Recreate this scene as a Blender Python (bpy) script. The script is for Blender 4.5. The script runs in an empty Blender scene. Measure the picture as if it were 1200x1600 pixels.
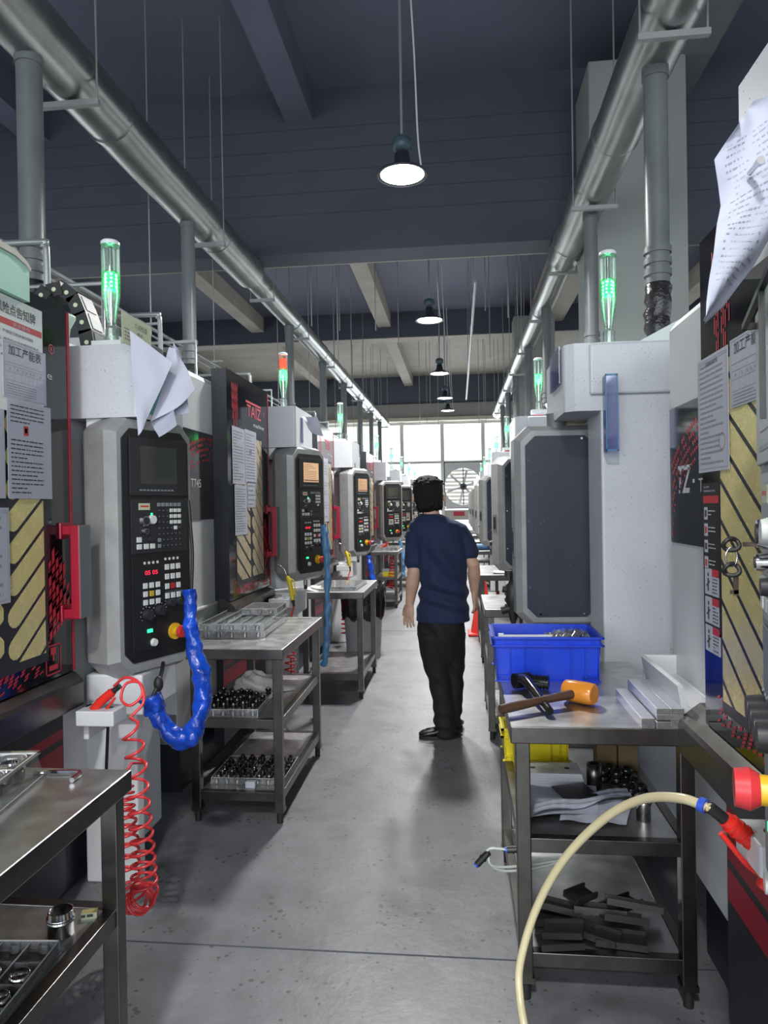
import bpy, bmesh, math, random
from mathutils import Vector, Matrix, Euler
R = math.radians
rnd = random.Random(7)
scene = bpy.context.scene
COL = scene.collection

# ------------------------------------------------------------------ materials
M = {}
def _nt(name):
    m = bpy.data.materials.new(name); m.use_nodes = True
    nt = m.node_tree
    b = nt.nodes['Principled BSDF']
    M[name] = m
    return m, nt, b
def mat(name, col, rough=.5, metal=0., spec=.5, coat=0., noise=None, bump=None, emit=None, estr=0., alpha=1., speck=None, trans=0., stretch=None, sheen=0.):
    """noise=(scale,amount) tone variation, bump=(scale,strength), speck=(scale,threshold,colour)"""
    m, nt, b = _nt(name)
    N, L = nt.nodes, nt.links
    c = (*col, 1.)
    b.inputs['Base Color'].default_value = c
    b.inputs['Roughness'].default_value = rough
    b.inputs['Metallic'].default_value = metal
    b.inputs['Specular IOR Level'].default_value = spec
    if coat: b.inputs['Coat Weight'].default_value = coat; b.inputs['Coat Roughness'].default_value = .04
    if sheen: b.inputs['Sheen Weight'].default_value = sheen
    if trans: b.inputs['Transmission Weight'].default_value = trans
    b.inputs['Alpha'].default_value = alpha
    if emit:
        b.inputs['Emission Color'].default_value = (*emit, 1.); b.inputs['Emission Strength'].default_value = estr
    tc = None
    if noise or bump or speck:
        tc = N.new('ShaderNodeTexCoord'); src = tc.outputs['Object']
        if stretch:
            mp = N.new('ShaderNodeMapping'); mp.inputs['Scale'].default_value = stretch
            L.new(src, mp.inputs['Vector']); src = mp.outputs['Vector']
    out = None
    if noise:
        n = N.new('ShaderNodeTexNoise'); n.inputs['Scale'].default_value = noise[0]; n.inputs['Detail'].default_value = 5.; n.inputs['Roughness'].default_value = .6
        L.new(src, n.inputs['Vector'])
        r = N.new('ShaderNodeValToRGB')
        a = noise[1]
        r.color_ramp.elements[0].position = .3; r.color_ramp.elements[1].position = .7
        r.color_ramp.elements[0].color = (*[max(0, x*(1-a)) for x in col], 1)
        r.color_ramp.elements[1].color = (*[min(1, x*(1+a)) for x in col], 1)
        L.new(n.outputs['Fac'], r.inputs['Fac']); out = r.outputs['Color']
        L.new(out, b.inputs['Base Color'])
        ma = N.new('ShaderNodeMapRange'); ma.inputs['To Min'].default_value = max(.02, rough*.75); ma.inputs['To Max'].default_value = min(1, rough*1.3)
        L.new(n.outputs['Fac'], ma.inputs['Value']); L.new(ma.outputs['Result'], b.inputs['Roughness'])
    if speck:
        v = N.new('ShaderNodeTexVoronoi'); v.inputs['Scale'].default_value = speck[0]; v.inputs['Randomness'].default_value = 1.
        L.new(tc.outputs['Object'], v.inputs['Vector'])
        n2 = N.new('ShaderNodeTexNoise'); n2.inputs['Scale'].default_value = speck[0]*.31; L.new(tc.outputs['Object'], n2.inputs['Vector'])
        mul = N.new('ShaderNodeMath'); mul.operation = 'MULTIPLY'; mul.inputs[1].default_value = speck[1]*2
        L.new(n2.outputs['Fac'], mul.inputs[0])
        lt = N.new('ShaderNodeMath'); lt.operation = 'LESS_THAN'
        L.new(v.outputs['Distance'], lt.inputs[0]); L.new(mul.outputs[0], lt.inputs[1])
        mx = N.new('ShaderNodeMix'); mx.data_type = 'RGBA'
        L.new(lt.outputs[0], mx.inputs[0])
        if out: L.new(out, mx.inputs[6])
        else: mx.inputs[6].default_value = c
        mx.inputs[7].default_value = (*speck[2], 1)
        L.new(mx.outputs[2], b.inputs['Base Color'])
    if bump:
        n = N.new('ShaderNodeTexNoise'); n.inputs['Scale'].default_value = bump[0]; n.inputs['Detail'].default_value = 4.
        L.new(src, n.inputs['Vector'])
        bp = N.new('ShaderNodeBump'); bp.inputs['Strength'].default_value = bump[1]; bp.inputs['Distance'].default_value = .01
        L.new(n.outputs['Fac'], bp.inputs['Height']); L.new(bp.outputs['Normal'], b.inputs['Normal'])
    return m
def emat(name, col, s):
    m, nt, b = _nt(name)
    nt.nodes.remove(b)
    e = nt.nodes.new('ShaderNodeEmission'); e.inputs['Color'].default_value = (*col, 1); e.inputs['Strength'].default_value = s
    nt.links.new(e.outputs[0], nt.nodes['Material Output'].inputs[0])
    return m
def clear(name, tint=(1, 1, 1), gl=.16, rough=.08, body=0., bodycol=(.9, .92, .94)):
    """thin clear plastic / glass: see-through with a fresnel-weighted gloss, a little milky body"""
    m, nt, b = _nt(name)
    N, L = nt.nodes, nt.links
    t = N.new('ShaderNodeBsdfTransparent'); t.inputs[0].default_value = (*tint, 1)
    g = N.new('ShaderNodeBsdfGlossy'); g.inputs['Roughness'].default_value = rough
    lw = N.new('ShaderNodeLayerWeight'); lw.inputs['Blend'].default_value = .35
    mr = N.new('ShaderNodeMapRange'); mr.inputs['To Min'].default_value = gl*.4; mr.inputs['To Max'].default_value = min(1, gl*4.5)
    L.new(lw.outputs['Fresnel'], mr.inputs['Value'])
    mx = N.new('ShaderNodeMixShader'); L.new(mr.outputs[0], mx.inputs[0]); L.new(t.outputs[0], mx.inputs[1]); L.new(g.outputs[0], mx.inputs[2])
    o = mx
    if body:
        d = N.new('ShaderNodeBsdfDiffuse'); d.inputs[0].default_value = (*bodycol, 1)
        m2 = N.new('ShaderNodeMixShader'); m2.inputs[0].default_value = body
        L.new(mx.outputs[0], m2.inputs[1]); L.new(d.outputs[0], m2.inputs[2]); o = m2
    N.remove(b); L.new(o.outputs[0], N['Material Output'].inputs[0])
    return m

mat('white_paint', (.58, .59, .62), .38, noise=(3, .05), speck=(60, .03, (.22, .2, .17)))
mat('white_speck', (.56, .58, .62), .4, noise=(3, .05), speck=(75, .095, (.07, .07, .07)))
mat('white_plain', (.66, .67, .69), .42, noise=(5, .04))
mat('cream_paint', (.55, .53, .47), .5, noise=(4, .08))
mat('dark_grey', (.022, .025, .034), .40, noise=(6, .12))
mat('mid_grey', (.16, .17, .18), .45, noise=(6, .08))
mat('gloss_black', (.006, .006, .009), .09, spec=.6, noise=(9, .2))
mat('matte_black', (.010, .010, .012), .45)
mat('key_black', (.02, .021, .024), .5)
mat('key_white', (.62, .63, .62), .4)
mat('key_grey', (.2, .21, .23), .45)
mat('key_yellow', (.5, .36, .03), .4)
mat('key_red', (.4, .02, .03), .4)
mat('console_grey', (.34, .345, .345), .36, metal=.30, noise=(14, .10), speck=(60, .05, (.08, .08, .08)))
mat('navy_plate', (.028, .036, .055), .42, noise=(5, .1), speck=(45, .05, (.3, .32, .36)))
mat('gold_film', (.80, .69, .30), .26, metal=.2, noise=(14, .07), bump=(70, .10))
mat('bronze_film', (.62, .51, .34), .28, metal=.2, noise=(12, .10), bump=(40, .08))
mat('handle_red', (.30, .008, .028), .35)
mat('trim_red', (.33, .012, .03), .4)
mat('decal_red', (.55, .03, .05), .4)
mat('decal_magenta', (.30, .04, .10), .4)
mat('logo_red', (.62, .09, .12), .4)
mat('steel', (.38, .38, .37), .30, metal=1., noise=(9, .16), stretch=(1, 1, 1), bump=(24, .05))
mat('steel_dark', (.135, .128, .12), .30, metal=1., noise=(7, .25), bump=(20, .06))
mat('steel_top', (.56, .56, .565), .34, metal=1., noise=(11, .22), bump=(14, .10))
mat('alu', (.66, .67, .74), .36, metal=.6, noise=(30, .08), stretch=(12, .6, 12))
mat('alu_end', (.32, .32, .32), .45, metal=1., noise=(80, .2))
mat('galv', (.29, .305, .30), .30, metal=.9, noise=(3, .14), bump=(7, .10))
mat('galv_pipe', (.33, .355, .36), .38, metal=.55, noise=(4, .1))
mat('grey_pvc', (.13, .145, .15), .38, noise=(5, .1))
mat('rod', (.33, .34, .34), .5, metal=.4)
mat('chrome', (.6, .6, .6), .12, metal=1.)
mat('tape_black', (.02, .02, .022), .28, bump=(30, .8))
mat('rubber', (.012, .012, .012), .55)
mat('black_gloss', (.010, .010, .011), .16, bump=(8, .1))
mat('paper', (.46, .475, .56), .7, noise=(6, .03))
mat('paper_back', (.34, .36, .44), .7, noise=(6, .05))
mat('sign_white', (.70, .74, .73), .35)
mat('hood_green_lit', (.42, .72, .58), .4, noise=(3, .06))  # white plastic with the green glow on it put into the colour
mat('card_yellow', (.52, .55, .38), .5)
mat('teal', (.02, .24, .25), .5)
mat('ink', (.05, .05, .06), .6)
mat('ink_soft', (.26, .27, .31), .6)
mat('ink_red', (.5, .05, .06), .6)
mat('text_white', (.75, .76, .78), .4)
mat('estop_red', (.50, .03, .035), .35)
mat('estop_yellow', (.62, .38, .02), .4)
mat('gun_red', (.72, .03, .02), .32)
mat('gun_yellow', (.62, .50, .03), .4)
mat('coil_red', (.66, .045, .05), .25)
mat('blue_film', (.007, .055, .42), .12, bump=(26, 1.), noise=(16, .45))
mat('blue_strap', (.08, .22, .42), .4, noise=(10, .15))
mat('crate_blue', (.012, .055, .60), .34, noise=(6, .12))
mat('crate_yellow', (.72, .60, .02), .4)
mat('amber', (.72, .26, .03), .2, noise=(18, .1))
mat('wood_dark', (.085, .045, .028), .42, noise=(10, .35), stretch=(1, 1, 1), bump=(40, .3))
mat('cardboard', (.16, .105, .05), .75, noise=(7, .12))
mat('cloth_white', (.76, .74, .69), .9, noise=(9, .1), bump=(60, .5))
mat('hose_beige', (.50, .44, .27), .25, spec=.6, noise=(5, .08))
mat('fitting_blue', (.03, .08, .5), .35)
mat('brass', (.24, .17, .09), .3, metal=1.)
mat('clear_tube_mat', (.55, .6, .55), .15, alpha=.75)
mat('cone_red', (.65, .03, .02), .45)
mat('bin_grey', (.36, .37, .38), .5, noise=(4, .08))
mat('bag_black', (.012, .012, .013), .22, bump=(18, .8))
mat('ceiling_navy', (.120, .127, .180), .7, noise=(1.2, .1))
mat('beam_navy', (.066, .077, .108), .65, noise=(.9, .12))
mat('concrete_daylit', (.36, .33, .29), .8, noise=(1.5, .14), bump=(6, .1))  # tan tone carries the daylight falling on the inner bays
mat('column_grey', (.30, .325, .31), .7, noise=(1.5, .06))
mat('wall_grey', (.42, .42, .39), .8, noise=(1., .06))
mat('wall_dark', (.05, .06, .075), .8)
mat('window_frame_mat', (.7, .7, .66), .5)
mat('sill_cream', (.62, .58, .48), .7)
mat('fan_frame', (.75, .76, .77), .4)
mat('skin', (.58, .36, .26), .5, noise=(9, .1), bump=(70, .08))
mat('shirt', (.008, .018, .064), .85, noise=(16, .12), bump=(9, .25), sheen=.05)
mat('trouser', (.005, .005, .006), .8, bump=(11, .25))
mat('hair', (.006, .0055, .0055), .62, spec=.25, bump=(90, .9), stretch=(2.2, 2.2, .35))
mat('shoe', (.008, .008, .009), .3)
mat('key_metal', (.25, .2, .16), .35, metal=1.)
mat('pcb', (.02, .02, .02), .5)
mat('screen_off', (.055, .058, .053), .12, spec=.5)
mat('screen_grey', (.44, .45, .43), .25, noise=(20, .05))
emat('screen_tan', (.95, .60, .36), .62)
emat('screen_tan_dark', (.55, .35, .25), .35)
emat('led_red', (1, .03, .08), 1.5)
emat('led_green', (.02, 1., .22), 3.0)
emat('led_core', (.45, 1., .75), 7.)
emat('led_amber', (1., .10, .02), 2.4)
emat('lamp_glow', (1., 1., .98), 14.)
clear('clear_plastic', gl=.2, rough=.06, body=.10)
clear('clear_tray', gl=.34, rough=.07, body=.07)
clear('clear_edge', gl=.3, rough=.1, body=.42)
clear('tower_clear', (.86, .93, .9), gl=.16, body=.10, bodycol=(.7, .85, .8))
clear('tower_green', (.30, 1, .5), gl=.10, body=.0)
clear('tower_amber', (1, .4, .3), gl=.10, body=.0)
clear('window_glass', (.97, .98, .98), gl=.04, rough=.02)
clear('acrylic_blue', (.62, .66, .86), gl=.16, body=.12, bodycol=(.35, .38, .6))

def floor_mat():
    m, nt, b = _nt('floor_concrete')
    N, L = nt.nodes, nt.links
    tc = N.new('ShaderNodeTexCoord')
    def noise(s, d=6, r=.6):
        n = N.new('ShaderNodeTexNoise'); n.inputs['Scale'].default_value = s; n.inputs['Detail'].default_value = d; n.inputs['Roughness'].default_value = r
        L.new(tc.outputs['Object'], n.inputs['Vector']); return n.outputs['Fac']
    def ramp(f, p0, c0, p1, c1):
        r = N.new('ShaderNodeValToRGB'); e = r.color_ramp.elements
        e[0].position = p0; e[0].color = (*c0, 1); e[1].position = p1; e[1].color = (*c1, 1)
        L.new(f, r.inputs['Fac']); return r.outputs['Color']
    def mix(t, a, bb, f=1.):
        x = N.new('ShaderNodeMix'); x.data_type = 'RGBA'; x.blend_type = t
        if isinstance(f, float): x.inputs[0].default_value = f
        else: L.new(f, x.inputs[0])
        L.new(a, x.inputs[6]); L.new(bb, x.inputs[7]); return x.outputs[2]
    base = ramp(noise(.9), .3, (.135, .139, .150), .72, (.205, .211, .226))
    mott = ramp(noise(7, 8, .7), .3, (.78, .78, .78), .7, (1.12, 1.12, 1.12))
    c = mix('MULTIPLY', base, mott)
    stain = ramp(noise(2.6, 4, .55), .57, (1, 1, 1), .7, (.72, .72, .71))
    c = mix('MULTIPLY', c, stain)
    v = N.new('ShaderNodeTexVoronoi'); v.inputs['Scale'].default_value = 30
    L.new(tc.outputs['Object'], v.inputs['Vector'])
    n2 = noise(5.3, 2)
    mm = N.new('ShaderNodeMath'); mm.operation = 'MULTIPLY_ADD'; L.new(n2, mm.inputs[0]); mm.inputs[1].default_value = .9; mm.inputs[2].default_value = -.33
    lt = N.new('ShaderNodeMath'); lt.operation = 'LESS_THAN'; L.new(v.outputs['Distance'], lt.inputs[0]); L.new(mm.outputs[0], lt.inputs[1])
    dk = N.new('ShaderNodeRGB'); dk.outputs[0].default_value = (.07, .07, .07, 1)
    m3 = N.new('ShaderNodeMath'); m3.operation = 'MULTIPLY'; L.new(lt.outputs[0], m3.inputs[0]); m3.inputs[1].default_value = .9
    c = mix('MIX', c, dk.outputs[0], m3.outputs[0])
    L.new(c, b.inputs['Base Color'])
    rr = N.new('ShaderNodeMapRange'); rr.inputs['To Min'].default_value = .28; rr.inputs['To Max'].default_value = .52
    L.new(noise(3.1, 5), rr.inputs['Value']); L.new(rr.outputs[0], b.inputs['Roughness'])
    b.inputs['Specular IOR Level'].default_value = .45
    bp = N.new('ShaderNodeBump'); bp.inputs['Strength'].default_value = .12; bp.inputs['Distance'].default_value = .01
    L.new(noise(30, 4), bp.inputs['Height']); L.new(bp.outputs[0], b.inputs['Normal'])
floor_mat()

# ------------------------------------------------------------------ mesh builder
_txt = {}
def text_geo(s, shear=0., bold=0.):
    k = (s, shear, bold)
    if k in _txt: return _txt[k]
    cu = bpy.data.curves.new('t', 'FONT'); cu.body = s; cu.size = 1.; cu.resolution_u = 3; cu.shear = shear; cu.offset = bold
    ob = bpy.data.objects.new('t', cu); COL.objects.link(ob)
    dg = bpy.context.evaluated_depsgraph_get(); dg.update()
    me = bpy.data.meshes.new_from_object(ob.evaluated_get(dg))
    vs = [(v.co.x, v.co.y) for v in me.vertices]; fs = [tuple(p.vertices) for p in me.polygons]
    bpy.data.meshes.remove(me); bpy.data.objects.remove(ob); bpy.data.curves.remove(cu)
    if not vs: vs = [(0, 0)]
    x0 = min(v[0] for v in vs); x1 = max(v[0] for v in vs); y0 = min(v[1] for v in vs); y1 = max(v[1] for v in vs)
    _txt[k] = (vs, fs, x0, x1, y0, y1)
    return _txt[k]

class MB:
    def __init__(s): s.v = []; s.f = []; s.m = []; s.sm = []; s.X = None
    def _add(s, vs, fs, m, smooth=False):
        o = len(s.v)
        if s.X is not None: vs = [tuple(s.X @ Vector(v)) for v in vs]
        s.v += [tuple(v) for v in vs]
        for f in fs: s.f.append(tuple(i+o for i in f)); s.m.append(m); s.sm.append(smooth)
        return s
    def at(s, loc=(0, 0, 0), rz=0., rx=0., ry=0., sc=None):
        s.X = Matrix.Translation(loc) @ Euler((rx, ry, rz)).to_matrix().to_4x4()
        if sc: s.X = s.X @ Matrix.Diagonal((*sc, 1))
        return s
    def off(s): s.X = None; return s
    def quad(s, a, b, c, d, m): return s._add([a, b, c, d], [(0, 1, 2, 3)], m)
    def poly(s, pts, m): return s._add(pts, [tuple(range(len(pts)))], m)
    def box(s, x0, x1, y0, y1, z0, z1, m, fm=None):
        """fm: dict face->material for 'x-','x+','y-','y+','z-','z+'"""
        vs = [(x0, y0, z0), (x1, y0, z0), (x1, y1, z0), (x0, y1, z0), (x0, y0, z1), (x1, y0, z1), (x1, y1, z1), (x0, y1, z1)]
        F = {'z-': (0, 3, 2, 1), 'z+': (4, 5, 6, 7), 'y-': (0, 1, 5, 4), 'x+': (1, 2, 6, 5), 'y+': (2, 3, 7, 6), 'x-': (3, 0, 4, 7)}
        o = len(s.v)
        if s.X is not None: vs = [tuple(s.X @ Vector(v)) for v in vs]
        s.v += vs
        for k, f in F.items():
            s.f.append(tuple(i+o for i in f)); s.m.append((fm or {}).get(k, m)); s.sm.append(False)
        return s
    def prism(s, poly, a, b, axis, m, cap=None, smooth=False):
        """poly 2D extruded along axis: 'x'->(y,z) 'y'->(x,z) 'z'->(x,y)"""
        def P(u, v, t): return {'x': (t, u, v), 'y': (u, t, v), 'z': (u, v, t)}[axis]
        n = len(poly)
        vs = [P(u, v, a) for u, v in poly]+[P(u, v, b) for u, v in poly]
        s._add(vs, [(i, (i+1) % n, n+(i+1) % n, n+i) for i in range(n)], m, smooth)
        s._add(vs, [tuple(range(n-1, -1, -1)), tuple(range(n, 2*n))], cap or m)
        return s
    def tube(s, pts, r, m, n=10, closed=False, caps=True, smooth=True):
        pts = [Vector(p) for p in pts]; k = len(pts)
        rs = r if isinstance(r, (list, tuple)) else [r]*k
        tan = []
        for i in range(k):
            if closed: t = pts[(i+1) % k]-pts[i-1]
            else: t = pts[min(i+1, k-1)]-pts[max(i-1, 0)]
            tan.append(t.normalized() if t.length > 1e-9 else Vector((0, 0, 1)))
        up = Vector((0, 0, 1)) if abs(tan[0].z) < .9 else Vector((1, 0, 0))
        u = tan[0].cross(up).normalized(); vs = []
        for i in range(k):
            u = (u-tan[i]*u.dot(tan[i]))
            u = u.normalized() if u.length > 1e-6 else tan[i].orthogonal().normalized()
            w = tan[i].cross(u)
            for j in range(n):
                a = 2*math.pi*j/n; vs.append(pts[i]+(u*math.cos(a)+w*math.sin(a))*rs[i])
        fs = []
        for i in range(k if closed else k-1):
            for j in range(n):
                a = i*n+j; b = i*n+(j+1) % n; i2 = (i+1) % k
                fs.append((a, b, i2*n+(j+1) % n, i2*n+j))
        s._add(vs, fs, m, smooth)
        if caps and not closed: s._add(vs, [tuple(range(n-1, -1, -1)), tuple(range((k-1)*n, k*n))], m)
        return s
    def cyl(s, a, b, r, m, n=16, r2=None, cap=None):
        a, b = Vector(a), Vector(b)
        d = (b-a).normalized(); u = d.orthogonal().normalized(); w = d.cross(u)
        vs = []
        for p, rr in ((a, r), (b, r if r2 is None else r2)):
            for j in range(n):
                t = 2*math.pi*j/n; vs.append(p+(u*math.cos(t)+w*math.sin(t))*rr)
        s._add(vs, [(j, (j+1) % n, n+(j+1) % n, n+j) for j in range(n)], m, True)
        s._add(vs, [tuple(range(n-1, -1, -1)), tuple(range(n, 2*n))], cap or m)
        return s
    def lathe(s, prof, m, c=(0, 0, 0), n=24, axis='z', smooth=True):
        """prof [(r, t)] along axis from c"""
        vs = []; k = len(prof)
        for r_, t in prof:
            for j in range(n):
                a = 2*math.pi*j/n; x, y = r_*math.cos(a), r_*math.sin(a)
                p = {'z': (x, y, t), 'x': (t, x, y), 'y': (y, t, x)}[axis]
                vs.append((c[0]+p[0], c[1]+p[1], c[2]+p[2]))
        s._add(vs, [(i*n+j, i*n+(j+1) % n, (i+1)*n+(j+1) % n, (i+1)*n+j) for i in range(k-1) for j in range(n)], m, smooth)
        return s
    def ell(s, c, r, m, nu=16, nv=10):
        vs = []
        for i in range(nv+1):
            p = math.pi*i/nv
            for j in range(nu):
                a = 2*math.pi*j/nu
                vs.append((c[0]+r[0]*math.sin(p)*math.cos(a), c[1]+r[1]*math.sin(p)*math.sin(a), c[2]-r[2]*math.cos(p)))
        return s._add(vs, [(i*nu+j, i*nu+(j+1) % nu, (i+1)*nu+(j+1) % nu, (i+1)*nu+j) for i in range(nv) for j in range(nu)], m, True)
    def text(s, t, o, xd, yd, h, m, shear=0., bold=0., w=None, lift=0.):
        """text with its lower-left at o, along xd, up yd, cap height h (w squeezes to a width)"""
        vs, fs, x0, x1, y0, y1 = text_geo(t, shear, bold)
        k = h/max(1e-6, (y1-y0)); kx = k if w is None else w/max(1e-6, x1-x0)
        o = Vector(o); xd = Vector(xd).normalized(); yd = Vector(yd).normalized(); nn = xd.cross(yd)*lift
        return s._add([o+xd*((x-x0)*kx)+yd*((y-y0)*k)+nn for x, y in vs], fs, m)
    def lines(s, o, xd, yd, w, h, n, m, th=.45, rg=None, full=.9):
        """n rows of short dashes that read as small print (o = top left, yd up)"""
        g = rg or rnd; o = Vector(o); xd = Vector(xd).normalized(); yd = Vector(yd).normalized()
        p = h/n
        for i in range(n):
            x = 0.; end = w*(full if g.random() < .7 else g.uniform(.3, .8))
            y = -p*(i+.75)
            while x < end-.002:
                l = min(g.uniform(.5, 2.2)*p, end-x)
                a = o+xd*x+yd*y
                s._add([a, a+xd*l, a+xd*l+yd*p*th, a+yd*p*th], [(0, 1, 2, 3)], m)
                x += l+p*g.uniform(.15, .4)
        return s
    def build(s, name, parent=None, loc=None, rot=None, bevel=0., seg=2, subsurf=0, ang=40, sm=None):
        me = bpy.data.meshes.new(name)
        me.from_pydata(s.v, [], s.f)
        keys = []
        for k in s.m:
            if k not in keys: keys.append(k)
        for k in keys: me.materials.append(M[k])
        ix = {k: i for i, k in enumerate(keys)}
        me.polygons.foreach_set('material_index', [ix[k] for k in s.m])
        me.polygons.foreach_set('use_smooth', s.sm if sm is None else [sm]*len(s.f))
        me.update()
        o = bpy.data.objects.new(name, me); COL.objects.link(o)
        if parent is not None: o.parent = parent
        if loc: o.location = loc
        if rot: o.rotation_euler = rot
        if bevel:
            md = o.modifiers.new('bevel', 'BEVEL'); md.width = bevel; md.segments = seg; md.limit_method = 'ANGLE'; md.angle_limit = R(ang)
            md.harden_normals = False
        if subsurf:
            md = o.modifiers.new('sub', 'SUBSURF'); md.levels = subsurf; md.render_levels = subsurf
        return o

def tag(o, label, cat, group=None, kind=None):
    o['label'] = label; o['category'] = cat
    if group: o['group'] = group
    if kind: o['kind'] = kind
    return o
def thing(name, label, cat, loc=(0, 0, 0), rz=0., group=None, sc=None):
    o = bpy.data.objects.new(name, None); COL.objects.link(o)
    o.location = loc; o.rotation_euler = (0, 0, rz); o.empty_display_size = .1
    if sc: o.scale = sc
    return tag(o, label, cat, group)
def struct(name, mb, label=None, **k):
    o = mb.build(name, **k); o['kind'] = 'structure'
    if label: o['label'] = label
    return o
def solo(name, mb, label, cat, group=None, kind=None, **k):
    return tag(mb.build(name, **k), label, cat, group, kind)
def copy_tree(o, parent=None):
    c = o.copy(); COL.objects.link(c)
    if parent is not None: c.parent = parent
    for ch in list(o.children): copy_tree(ch, c)
    return c
def dup(o, loc, rz=None, label=None, group=None, sc=None):
    c = copy_tree(o); c.location = loc
    if rz is not None: c.rotation_euler = (0, 0, rz)
    if sc: c.scale = sc
    if label: c['label'] = label
    if group: c['group'] = group
    return c
def spline(pts, n=8):
    """Catmull-Rom through pts"""
    P = [Vector(p) for p in pts]; P = [P[0]*2-P[1]]+P+[P[-1]*2-P[-2]]
    out = []
    for i in range(1, len(P)-2):
        for k in range(n):
            t = k/n; a, b, c, d = P[i-1], P[i], P[i+1], P[i+2]
            out.append(.5*((2*b)+(c-a)*t+(2*a-5*b+4*c-d)*t*t+(3*b-a-3*c+d)*t*t*t))
    out.append(P[-2]); return out
# ------------------------------------------------------------------ the room
ZC = 6.8                       # ceiling slab
YW = 29.4                      # far wall
XL, XR, YB = -9., 9., -9.
mb = MB(); mb.box(XL, XR, YB, YW+.3, -.2, 0, 'floor_concrete'); struct('floor', mb)
mb = MB(); mb.box(XL, XR, YB, YW+.3, ZC, ZC+.2, 'ceiling_navy'); struct('ceiling', mb)
# expansion joints sawn into the concrete
for i, y in enumerate((2.305, 8.35, 14.4, 20.4)):
    mb = MB(); mb.box(-4, 4, y-.003, y+.003, 0, .0012, 'wall_dark'); struct('trim_%d' % (i+1), mb, 'dark saw-cut joint across the concrete floor')
# transverse main beams
def beam(y0, y1, z0, m='beam_navy'):
    mb = MB(); mb.box(XL, XR, y0, y1, z0, ZC, m)
    for k in range(1, 7):                                     # shuttering-board lines on the near face
        z = z0+.22+k*.27
        if z < ZC-.25: mb.box(XL, XR, y0-.004, y0+.004, z, z+.008, 'wall_dark')
    return mb
struct('beam', beam(8.85, 9.3, 4.73), 'dark transverse ceiling beam nearest the camera')
struct('beam', beam(19.2, 19.7, 6.1), 'dark transverse ceiling beam halfway down the hall')
struct('beam', beam(-1.6, -1.15, 4.73), 'transverse ceiling beam behind the camera')
mb = MB(); mb.box(XL, XR, 9.301, 9.34, 4.73, ZC, 'concrete_daylit'); mb.box(XL, XR, 19.701, 19.74, 6.1, ZC, 'concrete_daylit'); mb.box(XL, XR, 19.2, 19.74, 6.085, 6.1, 'concrete_daylit')
struct('trim_5', mb, 'concrete backs of the main beams, tinted tan for daylight')
# secondary beams running with the aisle, painted in the first bay, tinted tan for daylight further in
for x in (-8.9, -5.40, -1.85):
    for (a, b, m) in ((-1.15, 8.85, 'ceiling_navy'), (9.34, 19.2, 'concrete_daylit'), (19.74, YW, 'concrete_daylit')):
        mb = MB(); mb.box(x-.26, x+.09, a, b, 6.40, ZC, m); struct('joist', mb, 'concrete joist under the ceiling')
for (a, b, m) in ((-1.15, 8.85, 'mid_grey'), (9.34, 19.2, 'concrete_daylit'), (19.74, YW, 'concrete_daylit')):
    mb = MB(); mb.box(2.0, 2.84, a, b, 6.36, ZC, m); struct('joist', mb, 'wide concrete beam over the right-hand column')
    mb = MB(); mb.box(5.4, 5.8, a, b, 6.36, ZC, m); struct('joist', mb, 'concrete joist over the right-hand side')
# far-bay slab sheet, its tan colour stands for daylight on it
mb = MB(); mb.box(XL, XR, 19.74, YW, ZC-.012, ZC-.002, 'concrete_daylit'); struct('ceiling', mb)
# columns on the right
for (y0, y1, lab) in ((8.0, 8.85, 'square grey concrete column behind the right-hand machines'), (18.5, 19.2, 'grey concrete column further down on the right')):
    mb = MB(); mb.box(1.50, 2.54, y0, y1, 0, 6.36, 'column_grey'); struct('column', mb, lab, bevel=.02)
# far wall: glazed below a deep lintel
WX0, WX1, WZ = -6.2, 4.6, 4.98
mb = MB()
mb.box(XL, XR, YW-.65, YW+.3, 5.75, ZC, 'beam_navy')
mb.box(XL, XR, YW, YW+.3, 5.1, 5.75, 'wall_grey')
mb.box(XL, WX0, YW, YW+.3, 0, 5.1, 'wall_grey'); mb.box(WX1, XR, YW, YW+.3, 0, 5.1, 'wall_grey')
mb.box(WX0, WX1, YW, YW+.3, 0, .35, 'wall_grey')
struct('wall_far', mb)
mb = MB(); mb.box(XL, XR, YW-.5, YW, 4.98, 5.12, 'sill_cream'); struct('trim_6', mb, 'cream ledge over the far windows')
nw = 0
xs = [-6.2, -4.12, -2.3, -.62, 1.06, 2.8, 4.6]
FANX0, FANX1, FANZ0, FANZ1 = -.56, 1.0, 1.36, 3.28
for a, b in zip(xs[:-1], xs[1:]):
    nw += 1
    fr = MB()
    fr.box(a, a+.075, YW-.06, YW+.08, .35, WZ, 'window_frame_mat'); fr.box(b-.075, b, YW-.06, YW+.08, .35, WZ, 'window_frame_mat')
    for z in (.41, 3.3, WZ-.06): fr.box(a+.075, b-.075, YW-.05, YW+.07, z-.05, z+.05, 'window_frame_mat')
    w = struct('window_%d' % nw, fr, 'tall framed window in the far wall')
    g = MB(); g.box(a+.07, b-.07, YW, YW+.01, 3.35, WZ-.06, 'window_glass')
    if nw != 4: g.box(a+.07, b-.07, YW, YW+.01, .45, 3.25, 'window_glass')
    else: g.box(a+.07, b-.07, YW, YW+.01, .45, 1.0, 'window_glass')
    g.build('glass', w)
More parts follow.
